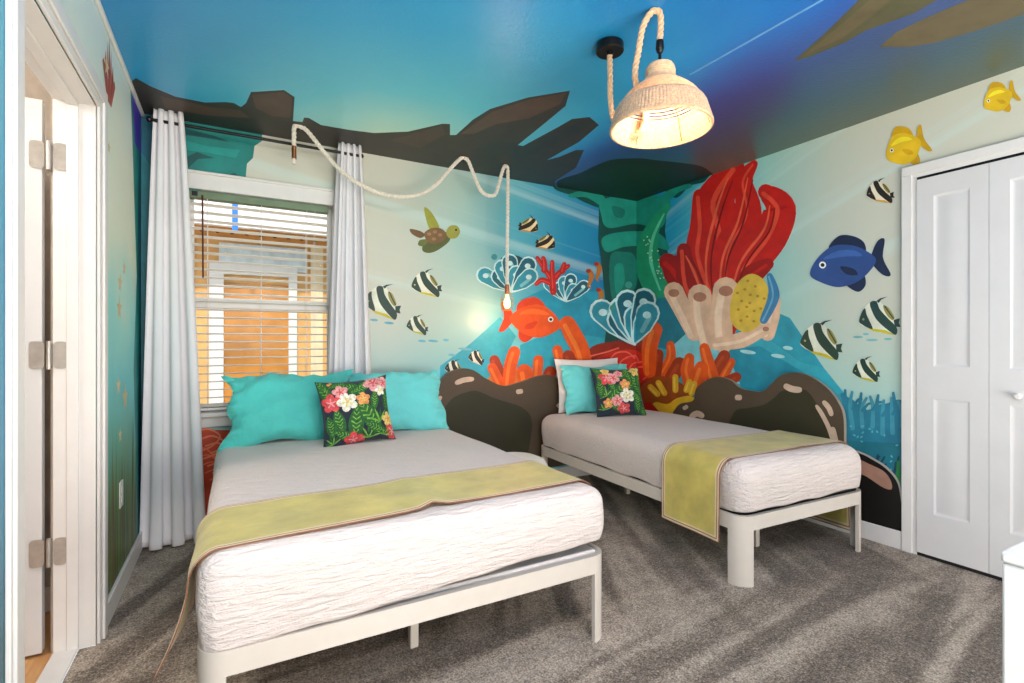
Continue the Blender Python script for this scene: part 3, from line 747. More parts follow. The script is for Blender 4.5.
# ------------------------------------------------------------------ window
win = empty('window_1', (0, 0, 0), kind='structure')
m = MB()
m.box(WX0-.085, WX1+.085, YB-.018, YB, WZ1, WZ1+.1); m.box(WX0-.085, WX0, YB-.018, YB, WZ0, WZ1); m.box(WX1, WX1+.085, YB-.018, YB, WZ0, WZ1)
m.box(WX0-.095, WX1+.095, YB-.03, YB, WZ1+.088, WZ1+.105)
m.build('window_casing', WHITE, win, bevel=.004)
m = MB(); m.box(WX0-.1, WX1+.1, YB-.05, YB+.10, WZ0-.025, WZ0); m.box(WX0-.085, WX1+.085, YB-.016, YB, WZ0-.09, WZ0-.025)
m.build('window_sill', WHITE, win, bevel=.004)
m = MB(); Y0, Y1 = YB, YB+.14
m.box(WX0-.02, WX0, Y0, Y1, WZ0, WZ1); m.box(WX1, WX1+.02, Y0, Y1, WZ0, WZ1); m.box(WX0-.02, WX1+.02, Y0, Y1, WZ1, WZ1+.02); m.box(WX0, WX1, Y0+.1, Y1, WZ0-.02, WZ0)
m.build('window_reveal', WHITE, win)
MR = 1.385
m = MB(); ya, yb = YB+.09, YB+.115
m.box(WX0, WX0+.028, ya, yb, WZ0, WZ1); m.box(WX1-.028, WX1, ya, yb, WZ0, WZ1); m.box(WX0+.028, WX1-.028, ya, yb, WZ1-.03, WZ1); m.box(WX0+.028, WX1-.028, ya, yb, WZ0, WZ0+.04)
m.build('window_frame', WHITE, win, bevel=.003)
MB().box(WX0+.028, WX1-.028, ya-.012, yb, MR-.03, MR+.035).build('meeting_rail', WHITE, win, bevel=.003)
g = NT('clear_window_glass'); g.set(Roughness=0.0, Transmission_Weight=1.0, IOR=1.01); g.base((255, 255, 255))
for (z0, z1) in ((WZ0+.04, MR-.03), (MR+.035, WZ1-.03)):
    MB().box(WX0+.028, WX1-.028, ya+.010, ya+.013, z0, z1).build('window_pane', g.m, win, smooth=0)

# blinds
SLAT = simple('white_faux_wood_slat', (240, 236, 228), .4, 0, .02, 6)
bl = empty('window_blind', (0, YB+.045, WZ1), label='white horizontal slat blind hanging inside the bedroom window', cat='blind')
MB().box(WX0+.008, WX1-.03, -.03, .03, -.045, -.003).build('headrail', simple('green_grey_headrail', (104, 126, 98), .5), bl, bevel=.002)  # green from shade and the mirrored mural is put into the colour
MB().box(WX0+.02, WX0+.05, -.033, -.03, -.036, -.008).build('bracket', BLACK, bl)
def slat_mesh():
    m = MB()
    def f(u, v):
        x = WX0+.008+(WX1-WX0-.04)*u; a = (v-.5)
        return (x, a*.05, .0035*(1-4*a*a))
    m.grid(f, 1, 6); m.grid(lambda u, v: tuple(q-(.0028 if i == 2 else 0) for i, q in enumerate(f(u, v))), 1, 6)
    n = 2
    for s_ in (0, 6): b = s_*2; m.f.append((b, b+1, 14+b+1, 14+b)); m.m.append(0)
    return m
s0 = slat_mesh().build('slat', SLAT, bl, loc=(0, 0, -.075))
s0.rotation_euler = (math.radians(-7), 0, 0)
zz = -.075-.0485
while zz > -(WZ1-WZ0)+.03:
    c = s0.copy(); COL.objects.link(c); c.parent = bl; c.location = (0, 0, zz); zz -= .0485
MB().box(WX0+.008, WX1-.032, -.025, .025, -(WZ1-WZ0)+.006, -(WZ1-WZ0)+.022).build('bottom_rail', SLAT, bl, bevel=.003)
for x in (WX0+.10, .155, .42, .47):
    c = MB()
    for yy in (-.028, .028): c.tube([(x, yy, -.045), (x, yy, -(WZ1-WZ0)+.01)], .0016 if x != .47 else .0012, 5)
    c.build('ladder_cord', WHITE, bl)
MB().tube([(WX0+.075, -.04, -.03), (WX0+.078, -.042, -.52)], .0048, 8).build('tilt_wand', simple('brown_tilt_wand', (84, 34, 22), .35), bl)

# outside: neighbouring house with its own window, soffit and blue strap
STUC = simple('tan_stucco', (222, 172, 108), .85, 0, .06, 8, .4, 160)
STUC2 = simple('light_tan_band', (232, 208, 168), .85, 0, .04)
FZ = on_back(262, 229, 4.98)[1]
nh = empty('neighbour_house', (0.3, 5.6, -.3), label='tan stucco house wall with white framed window outside the blind', cat='house')
MB().box(-4, 4.5, 0, .3, 0, 2.58).build('house_wall', STUC, nh, smooth=0)
MB().box(-4, 4.5, -.55, .3, 2.60, 2.68).build('soffit', WHITE, nh, smooth=0)
MB().box(-4, 4.5, -.62, -.55, FZ-(-.3), 3.5).build('fascia', simple('white_fascia_board', (238, 238, 240), .6), nh, smooth=0)
MB().box(-4, 4.5, -.02, 0, 2.44, 2.58).build('soffit_vent_band', simple('orange_tan_band', (206, 140, 70), .8), nh, smooth=0)
for k in range(16): MB().box(-.95+k*.125, -.95+k*.125+.03, -.026, -.02, 2.49, 2.52).build('vent_hole', BLACK, nh, smooth=0)
MB().box(-.42, .36, -.03, 0, 2.16, 2.40).build('window_header', simple('pale_blue_grey_band', (206, 218, 222), .7), nh)
wf = MB(); wf.box(-.50, -.38, -.05, 0, .75, 2.10); wf.box(.19, .27, -.05, 0, .75, 2.10); wf.box(-.50, .27, -.05, 0, 2.10, 2.20); wf.box(-.50, .27, -.05, 0, .66, .75)
wfo = wf.build('window_frame', WHITE, nh, bevel=.004)
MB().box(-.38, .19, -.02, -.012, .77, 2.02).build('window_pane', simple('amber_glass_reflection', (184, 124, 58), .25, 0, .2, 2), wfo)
MB().box(.40, .52, -.04, 0, 0, 2.44).build('corner_board', STUC2, nh); MB().box(-.95, -.62, -.02, 0, 0, 2.44).build('wall_band', STUC2, nh)
bs = MB()
for k in range(1): bs.box(-.022, .022, -.004, 0, -.36, 0)
st = tag(bs.build('blue_strap', simple('blue_plastic_strap', (40, 120, 226), .5), loc=(on_back(235, 215, 4.97)[0], 4.972, FZ+.32)), 'bright blue strap hanging outside behind the top blind slats', 'strap')
struct('ground_outside', MB().box(-5, 6, YB+.14, 9, -.4, -.3), simple('outdoor_ground', (168, 160, 140), .9), smooth=0)

# ------------------------------------------------------------------ curtains and rod
rod = empty('curtain_rod', (0, 3.40, 2.375), label='black curtain rod above the window, under the ceiling', cat='curtain rod')
MB().tube([(-.40, 0, 0), (.735, 0, 0)], .009, 10).build('rod', BLACK, rod)
for x in (-.405, .74):
    MB().lathe([(0, -.016), (.012, -.012), (.017, 0), (.012, .012), (0, .016)], (x, 0, 0), 12).build('finial', BLACK, rod)
for x in (-.375, .70): MB().box(x-.006, x+.006, 0, YB-3.40, -.008, .008).build('bracket', BLACK, rod)
def curtain(name, tl, tr, bl_, br, ncol, label, seed):
    rnd = random.Random(seed); ph = [rnd.uniform(-.6, .6) for _ in range(ncol+2)]
    def f(u, v):
        z = 2.432*(1-v)+.012; e = v**.8
        x0 = tl+(bl_-tl)*e; x1 = tr+(br-tr)*e
        k = u*ncol; q = math.sin(2*math.pi*k+ph[int(k)]*.5*v)
        amp = .026+.020*v
        if v < .035: amp *= .75
        sag = .010*math.sin(3*k+5*v+seed)*v
        x = x0+(x1-x0)*u+.010*math.sin(4*math.pi*k+seed)*(.4+v)
        y = 3.40+amp*q*(.85+.3*math.sin(k*1.7+seed))+sag
        if v > .97: y -= .012*(v-.97)/.03
        return (x, min(y, YB-.035), z)
    m = MB(); m.grid(f, ncol*14, 60)
    o = m.build(name, CURT, smooth=180)
    sm = o.modifiers.new('solid', 'SOLIDIFY'); sm.thickness = .002
    return tag(o, label, 'curtain')
curtain('curtain', -.385, -.25, -.452, -.14, 3, 'white floor length curtain panel left of the window', 3)
curtain('curtain', .594, .735, .495, .815, 4, 'white curtain panel right of the window, behind the aqua pillows', 8)

# ------------------------------------------------------------------ headboards (rock shaped cut-out boards)
HB_T, HB_D, HB_P = (80, 66, 50), (46, 44, 24), (206, 180, 158)
def board(plane, outline_px, tail, dark_px, dark_tail, marks, name, label, z0):
    th = .028
    px = (lambda x, y: on_back(x, y, YB-th-.01)) if plane == 'B' else (lambda x, y: on_right(x, y, XR-th-.01))
    base = YB-.01 if plane == 'B' else XR-.01
    def p3(a, b, d): return (a, base-d, b) if plane == 'B' else (base-d, a, b)
    cat = lambda P: [(q.x, q.y) for q in catmull([(x, y, 0) for x, y in P], 6)]
    P = cat([px(*p) for p in outline_px])+tail
    tri = tessellate_polygon([[Vector((a, b, 0)) for a, b in P]]); n = len(P)
    m = MB()
    m.add([p3(a, b, th) for a, b in P]+[p3(a, b, 0) for a, b in P], [tuple(t) for t in tri]+[tuple(n+i for i in reversed(t)) for t in tri], 0)
    m.add([p3(a, b, th) for a, b in P]+[p3(a, b, 0) for a, b in P], [(k, (k+1) % n, n+(k+1) % n, n+k) for k in range(n)], 3)
    D = cat([px(*p) for p in dark_px])+dark_tail
    m.add([p3(a, b, th+.0004) for a, b in D], [tuple(t) for t in tessellate_polygon([[Vector((a, b, 0)) for a, b in D]])], 1)
    for km, (pts, wd) in enumerate(marks):
        C = catmull([(x, y, 0) for x, y in pts], 6); Lf, Rt = [], []
        for i in range(len(C)):
            t_ = C[min(i+1, len(C)-1)]-C[max(i-1, 0)]; t_.normalize(); nn = Vector((-t_.y, t_.x, 0))
            a = i/(len(C)-1); ww = wd*math.sqrt(max(.12, 1-(2*a-1)**4)); Lf.append(C[i]+nn*ww); Rt.append(C[i]-nn*ww)
        Q = [px(q.x, q.y) for q in Lf+Rt[::-1]]
        m.add([p3(a, b, th+.0008+.0002*km) for a, b in Q], [tuple(t) for t in tessellate_polygon([[Vector((a, b, 0)) for a, b in Q]])], 2)
    o = m.build(name, [simple('brown_rock_paint', HB_T, .6, 0, .06, 3), simple('dark_olive_rock_paint', HB_D, .6, 0, .08, 3), simple('pinkish_highlight_paint', HB_P, .6), simple('pale_board_edge', (150, 140, 124), .7)], smooth=0)
    return tag(o, label, 'headboard')
board('B', [(437, 400), (438, 387), (446, 374.5), (460, 369), (473, 370), (487, 379), (504, 386), (521, 382), (535, 377), (548.5, 375), (559, 381), (563, 400), (572, 420)], [(2.52, .12), (1.12, .12), (1.12, .52), (1.24, .66)],
      [(440, 414), (446, 406), (453, 398), (464, 393), (477, 391), (494, 398), (510, 403), (521, 407), (530, 415), (532, 428), (528, 453)], [(2.08, .13), (1.2, .13), (1.2, .58)],
      [([(455, 383.5), (464, 380), (474, 379)], 2.6), ([(516, 392), (523, 391)], 2.4), ([(438, 402), (441, 396)], 1.8), ([(557, 407), (560, 404)], 2)],
      'headboard', 'dark brown rock shaped headboard on the back wall between the two beds', .12)
board('R', [(673, 412), (680, 404), (693, 400.5), (696, 389), (706, 380.5), (717, 377), (730, 380), (740, 388), (752, 391), (763, 391), (772, 383), (781, 375), (794, 372.5), (809, 376), (827, 388), (839, 404), (843.5, 418), (844, 440)], [(1.69, .30), (3.1, .30)],
      [(729, 424), (731, 418), (736.6, 410), (748, 408), (763, 405), (774, 398), (782, 391), (796, 389), (807, 391), (817, 404), (828, 424), (834, 444)], [(1.76, .34), (2.45, .34)],
      [([(784, 385), (792, 389), (802, 390)], 3.2), ([(735, 397.5), (742, 397.5)], 2.8), ([(683, 409), (688, 406)], 2), ([(690, 418), (697, 413.5), (704, 417)], 3), ([(823, 401), (829, 408), (832, 416)], 2.6), ([(816, 405), (822, 414), (829, 428), (833, 442)], 2.2), ([(832, 427), (834, 436), (836, 444)], 3.4)],
      'headboard', 'dark brown rock shaped headboard on the right wall beside the single bed', .3)

# ------------------------------------------------------------------ beds
def arc(cx_, cy_, r, a0, a1, n=8): return [(cx_+r*math.cos(math.radians(a0+(a1-a0)*k/n)), cy_+r*math.sin(math.radians(a0+(a1-a0)*k/n))) for k in range(n+1)]
def wallstrip(m, P, th, z0, z1, closed=False, mi=0):
    """a bent metal strip: plan polyline P offset inward by th"""
    n = len(P); N = []
    for i in range(n):
        a = Vector(P[i-1] if (i > 0 or closed) else P[i]); b = Vector(P[(i+1) % n] if (i < n-1 or closed) else P[i])
        d = (b-a).normalized(); N.append(Vector((-d.y, d.x)))
    I = [(P[i][0]+N[i].x*th, P[i][1]+N[i].y*th) for i in range(n)]
    vs = [(x, y, z0) for x, y in P]+[(x, y, z1) for x, y in P]+[(x, y, z0) for x, y in I]+[(x, y, z1) for x, y in I]
    fs = []
    for i in range(n if closed else n-1):
        k = (i+1) % n
        fs += [(i, k, n+k, n+i), (2*n+k, 2*n+i, 3*n+i, 3*n+k), (n+i, n+k, 3*n+k, 3*n+i), (k, i, 2*n+i, 2*n+k)]
    if not closed: fs += [(0, n, 3*n, 2*n), (n-1, 2*n-1+0*n, 4*n-1, 3*n-1)]
    if not closed: fs[-1] = (n-1, 3*n-1, 4*n-1, 2*n-1)
    m.add(vs, fs, mi)
def bed(name, x0, y0, w_, l_, rz, label, r=.068, zr=.262, zt=.33, base=None):
    """metal platform bed, local origin at the foot-left corner of its footprint"""
    root = empty(name, (x0, y0, 0), rz, label, 'bed')
    # counter-clockwise plan, inward normals on the left
    foot = arc(r, r, r, 180, 270)+arc(w_-r, r, r, 270, 360)
    head = arc(w_-r, l_-r, r, 0, 90)+arc(r, l_-r, r, 90, 180)
    m = MB(); wallstrip(m, foot+head, .022, zr, zt, True); m.build('frame', METAL, root, smooth=50)
    for A in (arc(r, r, r, 180, 270), arc(w_-r, r, r, 270, 360), arc(w_-r, l_-r, r, 0, 90), arc(r, l_-r, r, 90, 180)):
        m = MB(); wallstrip(m, A, .018, 0, zr); m.build('leg', METAL, root, smooth=50)
    m = MB(); m.box(w_/2-.02, w_/2+.02, .03, l_-.03, zr+.005, zr+.035); m.build('center_rail', METAL, root)
    m = MB(); m.box(w_/2-.016, w_/2+.016, .30, .332, 0, zr+.005); m.build('center_leg', METAL, root, bevel=.003)
    m = MB(); m.box(w_/2-.016, w_/2+.016, l_-.5, l_-.468, 0, zr+.005); m.build('center_leg', METAL, root, bevel=.003)
    for k in range(9):
        y = .05+k*(l_-.18)/8
        MB().box(.024, w_-.024, y, y+.085, zr+.035, zr+.05).build('slat', DARKWOOD, root)
    MB().box(.03, w_-.03, .035, l_-.03, zr+.051, zt+.006).build('mattress_base', base or BLACK_CLOTH_SHADE, root, bevel=.01)
    return root
B1 = (-.085, 1.535, 1.362, 1.80, 0.0); B2 = (2.06, 1.53, 1.01, 1.90, math.radians(-2.0))
bed('bed', *B1, 'large white metal platform bed in front of the window', base=WPIL)
bed('bed', *B2, 'narrow white metal platform bed in the right corner', .08)
def bedspread(x0, y0, w_, l_, rz, z0, z1, r, label, seed, lift, over=-.010):
    """quilted cover tucked round the mattress: a soft rounded shell open at the bottom"""
    def shape(x, y, z):
        """snap a lattice point of the box to the rounded box and soften it"""
        hx, hy = w_/2+over, l_/2+over*.5; cx_, cy_ = w_/2, l_/2
        p = Vector((x, y, z)); zm = z1-r
        q = Vector((max(-hx+r, min(hx-r, p.x-cx_)), max(-hy+r, min(hy-r, p.y-cy_)), min(zm, p.z)))
        d = Vector((p.x-cx_-q.x, p.y-cy_-q.y, p.z-q.z))
        if p.z < zm: d.z = 0
        if d.length > 1e-9: d = d.normalized()*r
        o = q+d
        nz = mnoise.noise(Vector((o.x*2.6+seed, o.y*2.6, o.z*4)))
        side = 1-max(0, min(1, (o.z-z0)/(z1-z0)))
        if d.length > 0:
            dn = d.normalized(); o += dn*(.008*nz+.012*math.sin(math.pi*min(1, max(0, (o.z-z0)/(z1-z0)))))
        # wavy lower hem
        if side > .6:
            o.z += (side-.6)/.4*(lift(o.x+cx_, o.y+cy_)+.012*mnoise.noise(Vector((o.x*5, o.y*5, seed))))
        return (o.x+cx_, o.y+cy_, o.z)
    hx, hy = w_/2+over, l_/2+over*.5; X0, X1, Y0, Y1 = w_/2-hx, w_/2+hx, l_/2-hy, l_/2+hy
    def ax(a, b, n):
        # denser near the ends so the rounded edge stays round
        out = []
        for i in range(n+1):
            t = i/n; out.append(a+(b-a)*(t+.06*math.sin(2*math.pi*t)*-1))
        return out
    xs, ys, zs = ax(X0, X1, 44), ax(Y0, Y1, 56), ax(z0, z1, 16)
    m = MB()
    G = lambda A, Bq, fn: m.grid(lambda u, v: fn(A[round(u*(len(A)-1))], Bq[round(v*(len(Bq)-1))]), len(A)-1, len(Bq)-1)
    G(xs, ys, lambda a, b: shape(a, b, z1)); G(xs, zs, lambda a, b: shape(a, Y0, b)); G(xs[::-1], zs, lambda a, b: shape(a, Y1, b))
    G(ys[::-1], zs, lambda a, b: shape(X0, a, b)); G(ys, zs, lambda a, b: shape(X1, a, b))
    o = m.build('bedspread', QUILT, loc=(x0, y0, 0), rot=(0, 0, rz), smooth=180, weld=True)
    sm = o.modifiers.new('solid', 'SOLIDIFY'); sm.thickness = .006; sm.offset = -1
    return tag(o, label, 'bedspread')
def lift1(x, y):
    f = max(0, 1-max(0, y)/.25)
    return f*.045*max(0, min(1, (x-.35)/.7))**1.2 - .012*max(0, 1-abs(x-.05)/.25)*f
ZT = .585
bedspread(*B1, .338, ZT, .055, 'white quilted bedspread tucked round the mattress of the large bed', 2.0, lift1)
bedspread(*B2, .338, ZT-.005, .085, 'white quilted bedspread tucked round the mattress of the narrow bed', 9.0, lambda x, y: .012*max(0, 1-max(0, y)/.3))
def runner(x0, y0, w_, rz, v0, v1, zl, zr_, fl, fr, label, r=.085, off=.021, seed=1, skew=0, zt=ZT, crease=0):
    """satin strip across the bed with piped borders; zl/zr_ = height of the hanging ends, fl/fr their outward flare"""
    zt += .008+.0
    path = []
    T_ = [0, .012, .04, .055, .085]+[.085+.915*k/10 for k in range(1, 11)]
    for t in T_: z = zl+(zt-r-zl)*t; path.append((-off-fl*(1-t)**1.6, z))
    for k in range(1, 9): a = math.radians(180-90*k/8); path.append((-off+r+r*math.cos(a), zt-r+r*math.sin(a)))
    xr = w_+off
    for k in range(1, 25): path.append((-off+r+(xr-r-(-off+r))*k/24, zt))
    for k in range(1, 9): a = math.radians(90-90*k/8); path.append((xr-r+r*math.cos(a), zt-r+r*math.sin(a)))
    for t in [1-q for q in T_[-2::-1]]: path.append((xr+fr*t**1.6, (zt-r)+(zr_-(zt-r))*t))
    cols = [0, .010, .032, .044, .068]+[.068+(.5-.068)*k/6 for k in range(1, 7)]
    cols = cols+[1-c for c in cols[-2::-1]]
    NP = len(path)-1
    # extra rows at both ends for the end border
    seq = list(range(NP+1))
    def colmat(i, j):
        c = (cols[i]+cols[i+1])/2; e = min(c, 1-c)
        q = min(j, NP-1-j); w2 = {0: 1, 1: 2, 2: 1, 3: 2}.get(q, 0)
        we = 1 if e < .010 else 2 if e < .032 else 1 if e < .044 else 2 if e < .068 else 0
        if w2 and we: return {0: 1, 1: 2, 2: 1, 3: 2}[min(q, 0 if e < .010 else 1 if e < .032 else 2 if e < .044 else 3)]
        return w2 or we
    def f(u, v):
        i = round(u*(len(cols)-1)); j = round(v*NP); X, Z = path[j]
        yy = v0+(v1-v0)*cols[i]+skew*(X/w_)
        flat = 1 if 22 <= j <= NP-22 else 0
        if j < 15: X = -off+(X+off)*(1.25-1.1*cols[i])
        n1 = mnoise.noise(Vector((X*4, yy*5, seed)))
        if flat: Z += .004*n1+.0045*max(0, mnoise.noise(Vector((X*3+yy*4, yy*3, seed+4))))
        else: X += .006*n1*(1 if X < w_/2 else 1)
        if flat and crease: Z += .010*math.exp(-((X-crease-.02*(1-cols[i]))/.022)**2); yy += .02*math.exp(-((X-crease-.02*(1-cols[i]))/.05)**2)*(1-cols[i])
        yy += .012*mnoise.noise(Vector((X*2.2, seed, 0)))
        return (X, yy, Z)
    m = MB(); m.grid(f, len(cols)-1, NP, colmat)
    o = m.build('bed_runner', [OLIVE, TRIMB, TRIMC], loc=(x0, y0, 0), rot=(0, 0, rz), smooth=60)
    sm = o.modifiers.new('solid', 'SOLIDIFY'); sm.thickness = .003; sm.offset = 1
    return tag(o, label, 'bed runner')
runner(B1[0], B1[1], B1[2], B1[4], .035, .43, .285, .33, .06, .012, 'lime green bed runner with brown piping across the large bed', seed=2.0, skew=.075, crease=.66)
runner(B2[0], B2[1], B2[2], B2[4], .10, .49, .19, .06, .005, .015, 'lime green bed runner with brown piping draped over the narrow bed', off=.028, r=.092, seed=6.0, skew=.0, zt=ZT-.005)

# ------------------------------------------------------------------ pillows
def pillow(name, base, w_, h_, t_, lean, rz, mats, label, prints=None, roll=0, wrinkle=.006, seed=0.0, pinch=.07, cat='pillow', taper=0, ruffle=0):
    def S(u, v, side, off=0.0):
        x = w_/2*u*(1-pinch*(1-v*v)*abs(u)**3); z = h_/2*v*(1-pinch*(1-u*u)*abs(v)**3)
        x *= 1-taper*v
        e1, e2 = max(0, abs(u)-.7)/.3, max(0, abs(v)-.7)/.3
        x += (1 if u > 0 else -1)*e1*ruffle*math.sin(v*6.5+seed); z += e2*ruffle*.8*math.sin(u*5+seed*2)
        th = t_/2*(max(0, 1-abs(u)**2.6)**.55)*(max(0, 1-abs(v)**2.6)**.55)
        th += wrinkle*mnoise.noise(Vector((u*2.5+seed, v*2.5, side*3)))*(1 if th > .004 else 0)
        edge = max(abs(u), abs(v))
        if edge > .72: th += wrinkle*1.1*(edge-.72)/.28*math.sin((u if abs(v) > abs(u) else v)*19+seed)*min(1, th/.02)
        return (x, side*(th+off+.001), z+h_/2)
    m = MB(); N = 30
    ease = lambda a: math.sin((a-.5)*math.pi)*.55+(2*a-1)*.45
    for side in (-1, 1):
        m.grid(lambda u, v: S(ease(u) if side < 0 else -ease(u), ease(v), side), N, N)
    if prints: prints(m, S)
    for i in range(len(m.v)):
        x, y, z = m.v[i]
        if roll:
            c_, s_ = math.cos(roll), math.sin(roll); zz_ = z-h_/2; x, z = x*c_-zz_*s_, x*s_+zz_*c_+h_/2
        m.v[i] = (x, y, z)
    o = m.build(name, mats, loc=base, rot=(lean, 0, rz), smooth=180, weld=False)
    return tag(o, label, cat)
def pat(m, S, kind, u, v, s, rot=0):
    """printed flower or leaf lying on the pillow's front face"""
    pat.n += 1; off = .0006+.00008*(pat.n % 30)
    c0, s0_ = math.cos(math.radians(rot)), math.sin(math.radians(rot))
    def T(x, y): return (max(-.985, min(.985, u+x*c0-y*s0_)), max(-.985, min(.985, v+x*s0_+y*c0)))
    def fan(P, mi, dz=0.0):
        cx_ = sum(p[0] for p in P)/len(P); cy_ = sum(p[1] for p in P)/len(P)
        mid = [((p[0]+cx_)/2, (p[1]+cy_)/2) for p in P]; n = len(P)
        vs = [S(*T(p[0], p[1]), -1, off+dz) for p in P]+[S(*T(p[0], p[1]), -1, off+dz) for p in mid]+[S(*T(cx_, cy_), -1, off+dz)]
        m.add(vs, [(k, (k+1) % n, n+(k+1) % n, n+k) for k in range(n)]+[(n+k, n+(k+1) % n, 2*n) for k in range(n)], mi)
    if kind[0] == 'f':
        base, heart = {'fw': (4, 7), 'fp': (3, 6), 'fr': (6, 3), 'fo': (5, 7), 'fy': (7, 5)}[kind]
        for k in range(5):
            a = math.radians(72*k+90); P = []
            for q in range(10):
                b = 2*math.pi*q/10; lx, ly = .56*s+.46*s*math.cos(b), .40*s*math.sin(b)
                P.append((lx*math.cos(a)-ly*math.sin(a), lx*math.sin(a)+ly*math.cos(a)))
            fan(P, base)
            P = []
            for q in range(8):
                b = 2*math.pi*q/8; lx, ly = .34*s+.2*s*math.cos(b), .08*s*math.sin(b)
                P.append((lx*math.cos(a)-ly*math.sin(a), lx*math.sin(a)+ly*math.cos(a)))
            fan(P, heart, .0003)
        fan([(.16*s*math.cos(2*math.pi*q/8), .16*s*math.sin(2*math.pi*q/8)) for q in range(8)], heart, .0004)
    elif kind == 'leaf':
        s *= 1.2
        P = [(.40*s*max(0, math.sin(math.pi*k/10))**.8*(1 if k <= 10 else -1)*(1 if k <= 10 else 1), s*(1-k/5)) for k in range(11)]
        P = P+[(-x, y) for x, y in P[-2:0:-1]]
        fan(P, 1)
        for k in range(-3, 4):
            y = k*s*.24
            for sg in (-1, 1): fan([(0, y), (sg*.27*s*(1-abs(k)/4.2), y+.16*s), (sg*.25*s*(1-abs(k)/4.2), y+.24*s), (0, y+.06*s)], 2, .0003)
    elif kind == 'palm':
        for k in range(7):
            a = math.radians(-75+25*k+90); dx, dy = math.cos(a), math.sin(a)
            fan([(-dy*.05*s, dx*.05*s), (dx*.6*s-dy*.07*s, dy*.6*s+dx*.07*s), (dx*s, dy*s), (dx*.6*s+dy*.07*s, dy*.6*s-dx*.07*s), (dy*.05*s, -dx*.05*s)], 1 if k % 2 else 2)
pat.n = 0
PRINT = [NAVY] + [simple(n_, c, .8, 0, .18, 60) for n_, c in (('print_dark_leaf', (34, 92, 40)), ('print_light_leaf', (112, 164, 62)), ('print_pink', (228, 150, 150)), ('print_cream', (238, 226, 200)), ('print_orange', (226, 142, 84)), ('print_coral_red', (208, 72, 76)), ('print_yellow', (224, 196, 110)))]
def prints1(m, S):
    for k, u, v, s, r in [('leaf', -.85, .62, .34, 20), ('leaf', -.1, .72, .3, 70), ('leaf', -.55, -.3, .34, 10), ('leaf', -.12, -.42, .44, -8), ('leaf', .28, -.22, .5, 28), ('leaf', .48, .22, .26, -10), ('palm', .55, -.42, .42, 40), ('palm', .2, -.88, .42, 0), ('palm', -.75, -.9, .3, 20), ('leaf', .88, .2, .3, -10), ('leaf', .86, .84, .22, 30), ('palm', .62, -.84, .3, -20), ('leaf', -.9, .84, .3, 40), ('leaf', .1, .62, .3, -70), ('leaf', .44, -.6, .3, 60), ('leaf', -.8, -.4, .28, 10), ('leaf', -.4, -.72, .3, 60), ('leaf', .3, .8, .24, -60), ('leaf', -.5, .82, .22, -70), ('palm', .14, .35, .2, 0)]: pat(m, S, k, u, v, s, r)
    for k, u, v, s, r in [('fp', -.42, .58, .23, 10), ('fr', -.72, .28, .28, 0), ('fw', -.28, .26, .29, 20), ('fo', .16, .30, .20, 0), ('fp', .52, .78, .30, 30), ('fp', .84, .74, .22, 0), ('fw', .7, .5, .17, 12), ('fy', .84, -.38, .22, 5), ('fr', -.22, -.88, .26, 0), ('fr', -.02, -.86, .16, 0), ('fr', .9, -.76, .26, 30), ('fo', -.62, .84, .12, 0)]: pat(m, S, k, u, v, s, r)
def prints2(m, S):
    for k, u, v, s, r in [('leaf', -.75, .5, .3, 10), ('leaf', .5, .35, .42, -30), ('leaf', .7, .1, .4, 20), ('leaf', .55, -.25, .42, 60), ('leaf', .62, -.62, .36, 0), ('palm', -.6, -.2, .4, 30), ('leaf', -.2, -.1, .5, -50), ('palm', -.75, -.75, .3, 0), ('leaf', .1, .62, .36, 80), ('palm', .3, .85, .3, -30), ('leaf', -.35, .2, .3, 20), ('leaf', -.82, .1, .34, 0), ('leaf', -.1, -.75, .34, 70), ('leaf', .35, .6, .34, 20), ('leaf', .85, .45, .3, -20), ('leaf', .85, -.85, .3, 0), ('leaf', -.8, .85, .26, 40)]: pat(m, S, k, u, v, s, r)
    for k, u, v, s, r in [('fr', -.5, .52, .32, 0), ('fp', -.25, .5, .26, 30), ('fp', .0, .7, .18, 0), ('fy', .72, .8, .24, 10), ('fo', .18, .22, .22, 0), ('fw', .2, -.22, .3, 10), ('fp', -.22, -.42, .24, 0), ('fo', -.58, -.5, .2, 0), ('fr', .02, -.74, .26, 20), ('fy', -.5, .82, .18, 0)]: pat(m, S, k, u, v, s, r)
R_ = math.radians
pillow('pillow', (.30, 3.09, ZT-.012), .70, .43, .17, R_(-24), 0, TEALP, 'aqua pillow propped at the window end, left of the pair', seed=1.3, wrinkle=.024, pinch=.10, taper=.02, ruffle=.018)
pillow('pillow', (.93, 3.12, ZT-.012), .62, .42, .16, R_(-24), R_(-2), AQUA, 'aqua pillow on the large bed right of the tropical print cushion', seed=4.1, wrinkle=.02, pinch=.08, taper=.05, ruffle=.012)
pillow('cushion', (.605, 2.85, ZT-.008), .40, .38, .13, R_(-16), R_(2), PRINT, 'navy tropical print cushion leaning on the aqua pillows of the large bed', prints1, seed=2.2, wrinkle=.003, pinch=.10, cat='cushion', roll=R_(4))
pillow('pillow', (2.60, 3.345, ZT-.008), .64, .44, .11, R_(-9), R_(-3), WPIL, 'white pillow at the back of the narrow bed behind the aqua one', seed=7.0, wrinkle=.010, pinch=.07)
pillow('pillow', (2.60, 3.215, ZT-.008), .66, .40, .12, R_(-16), R_(-6), AQUA, 'aqua pillow on the narrow bed between white pillow and print cushion', seed=5.5, wrinkle=.016, pinch=.08, ruffle=.012)
pillow('cushion', (2.60, 2.97, ZT-.010), .42, .395, .12, R_(-20), R_(-14), PRINT, 'navy tropical print cushion leaning on the aqua pillow of the narrow bed', prints2, seed=3.0, wrinkle=.003, pinch=.10, cat='cushion')

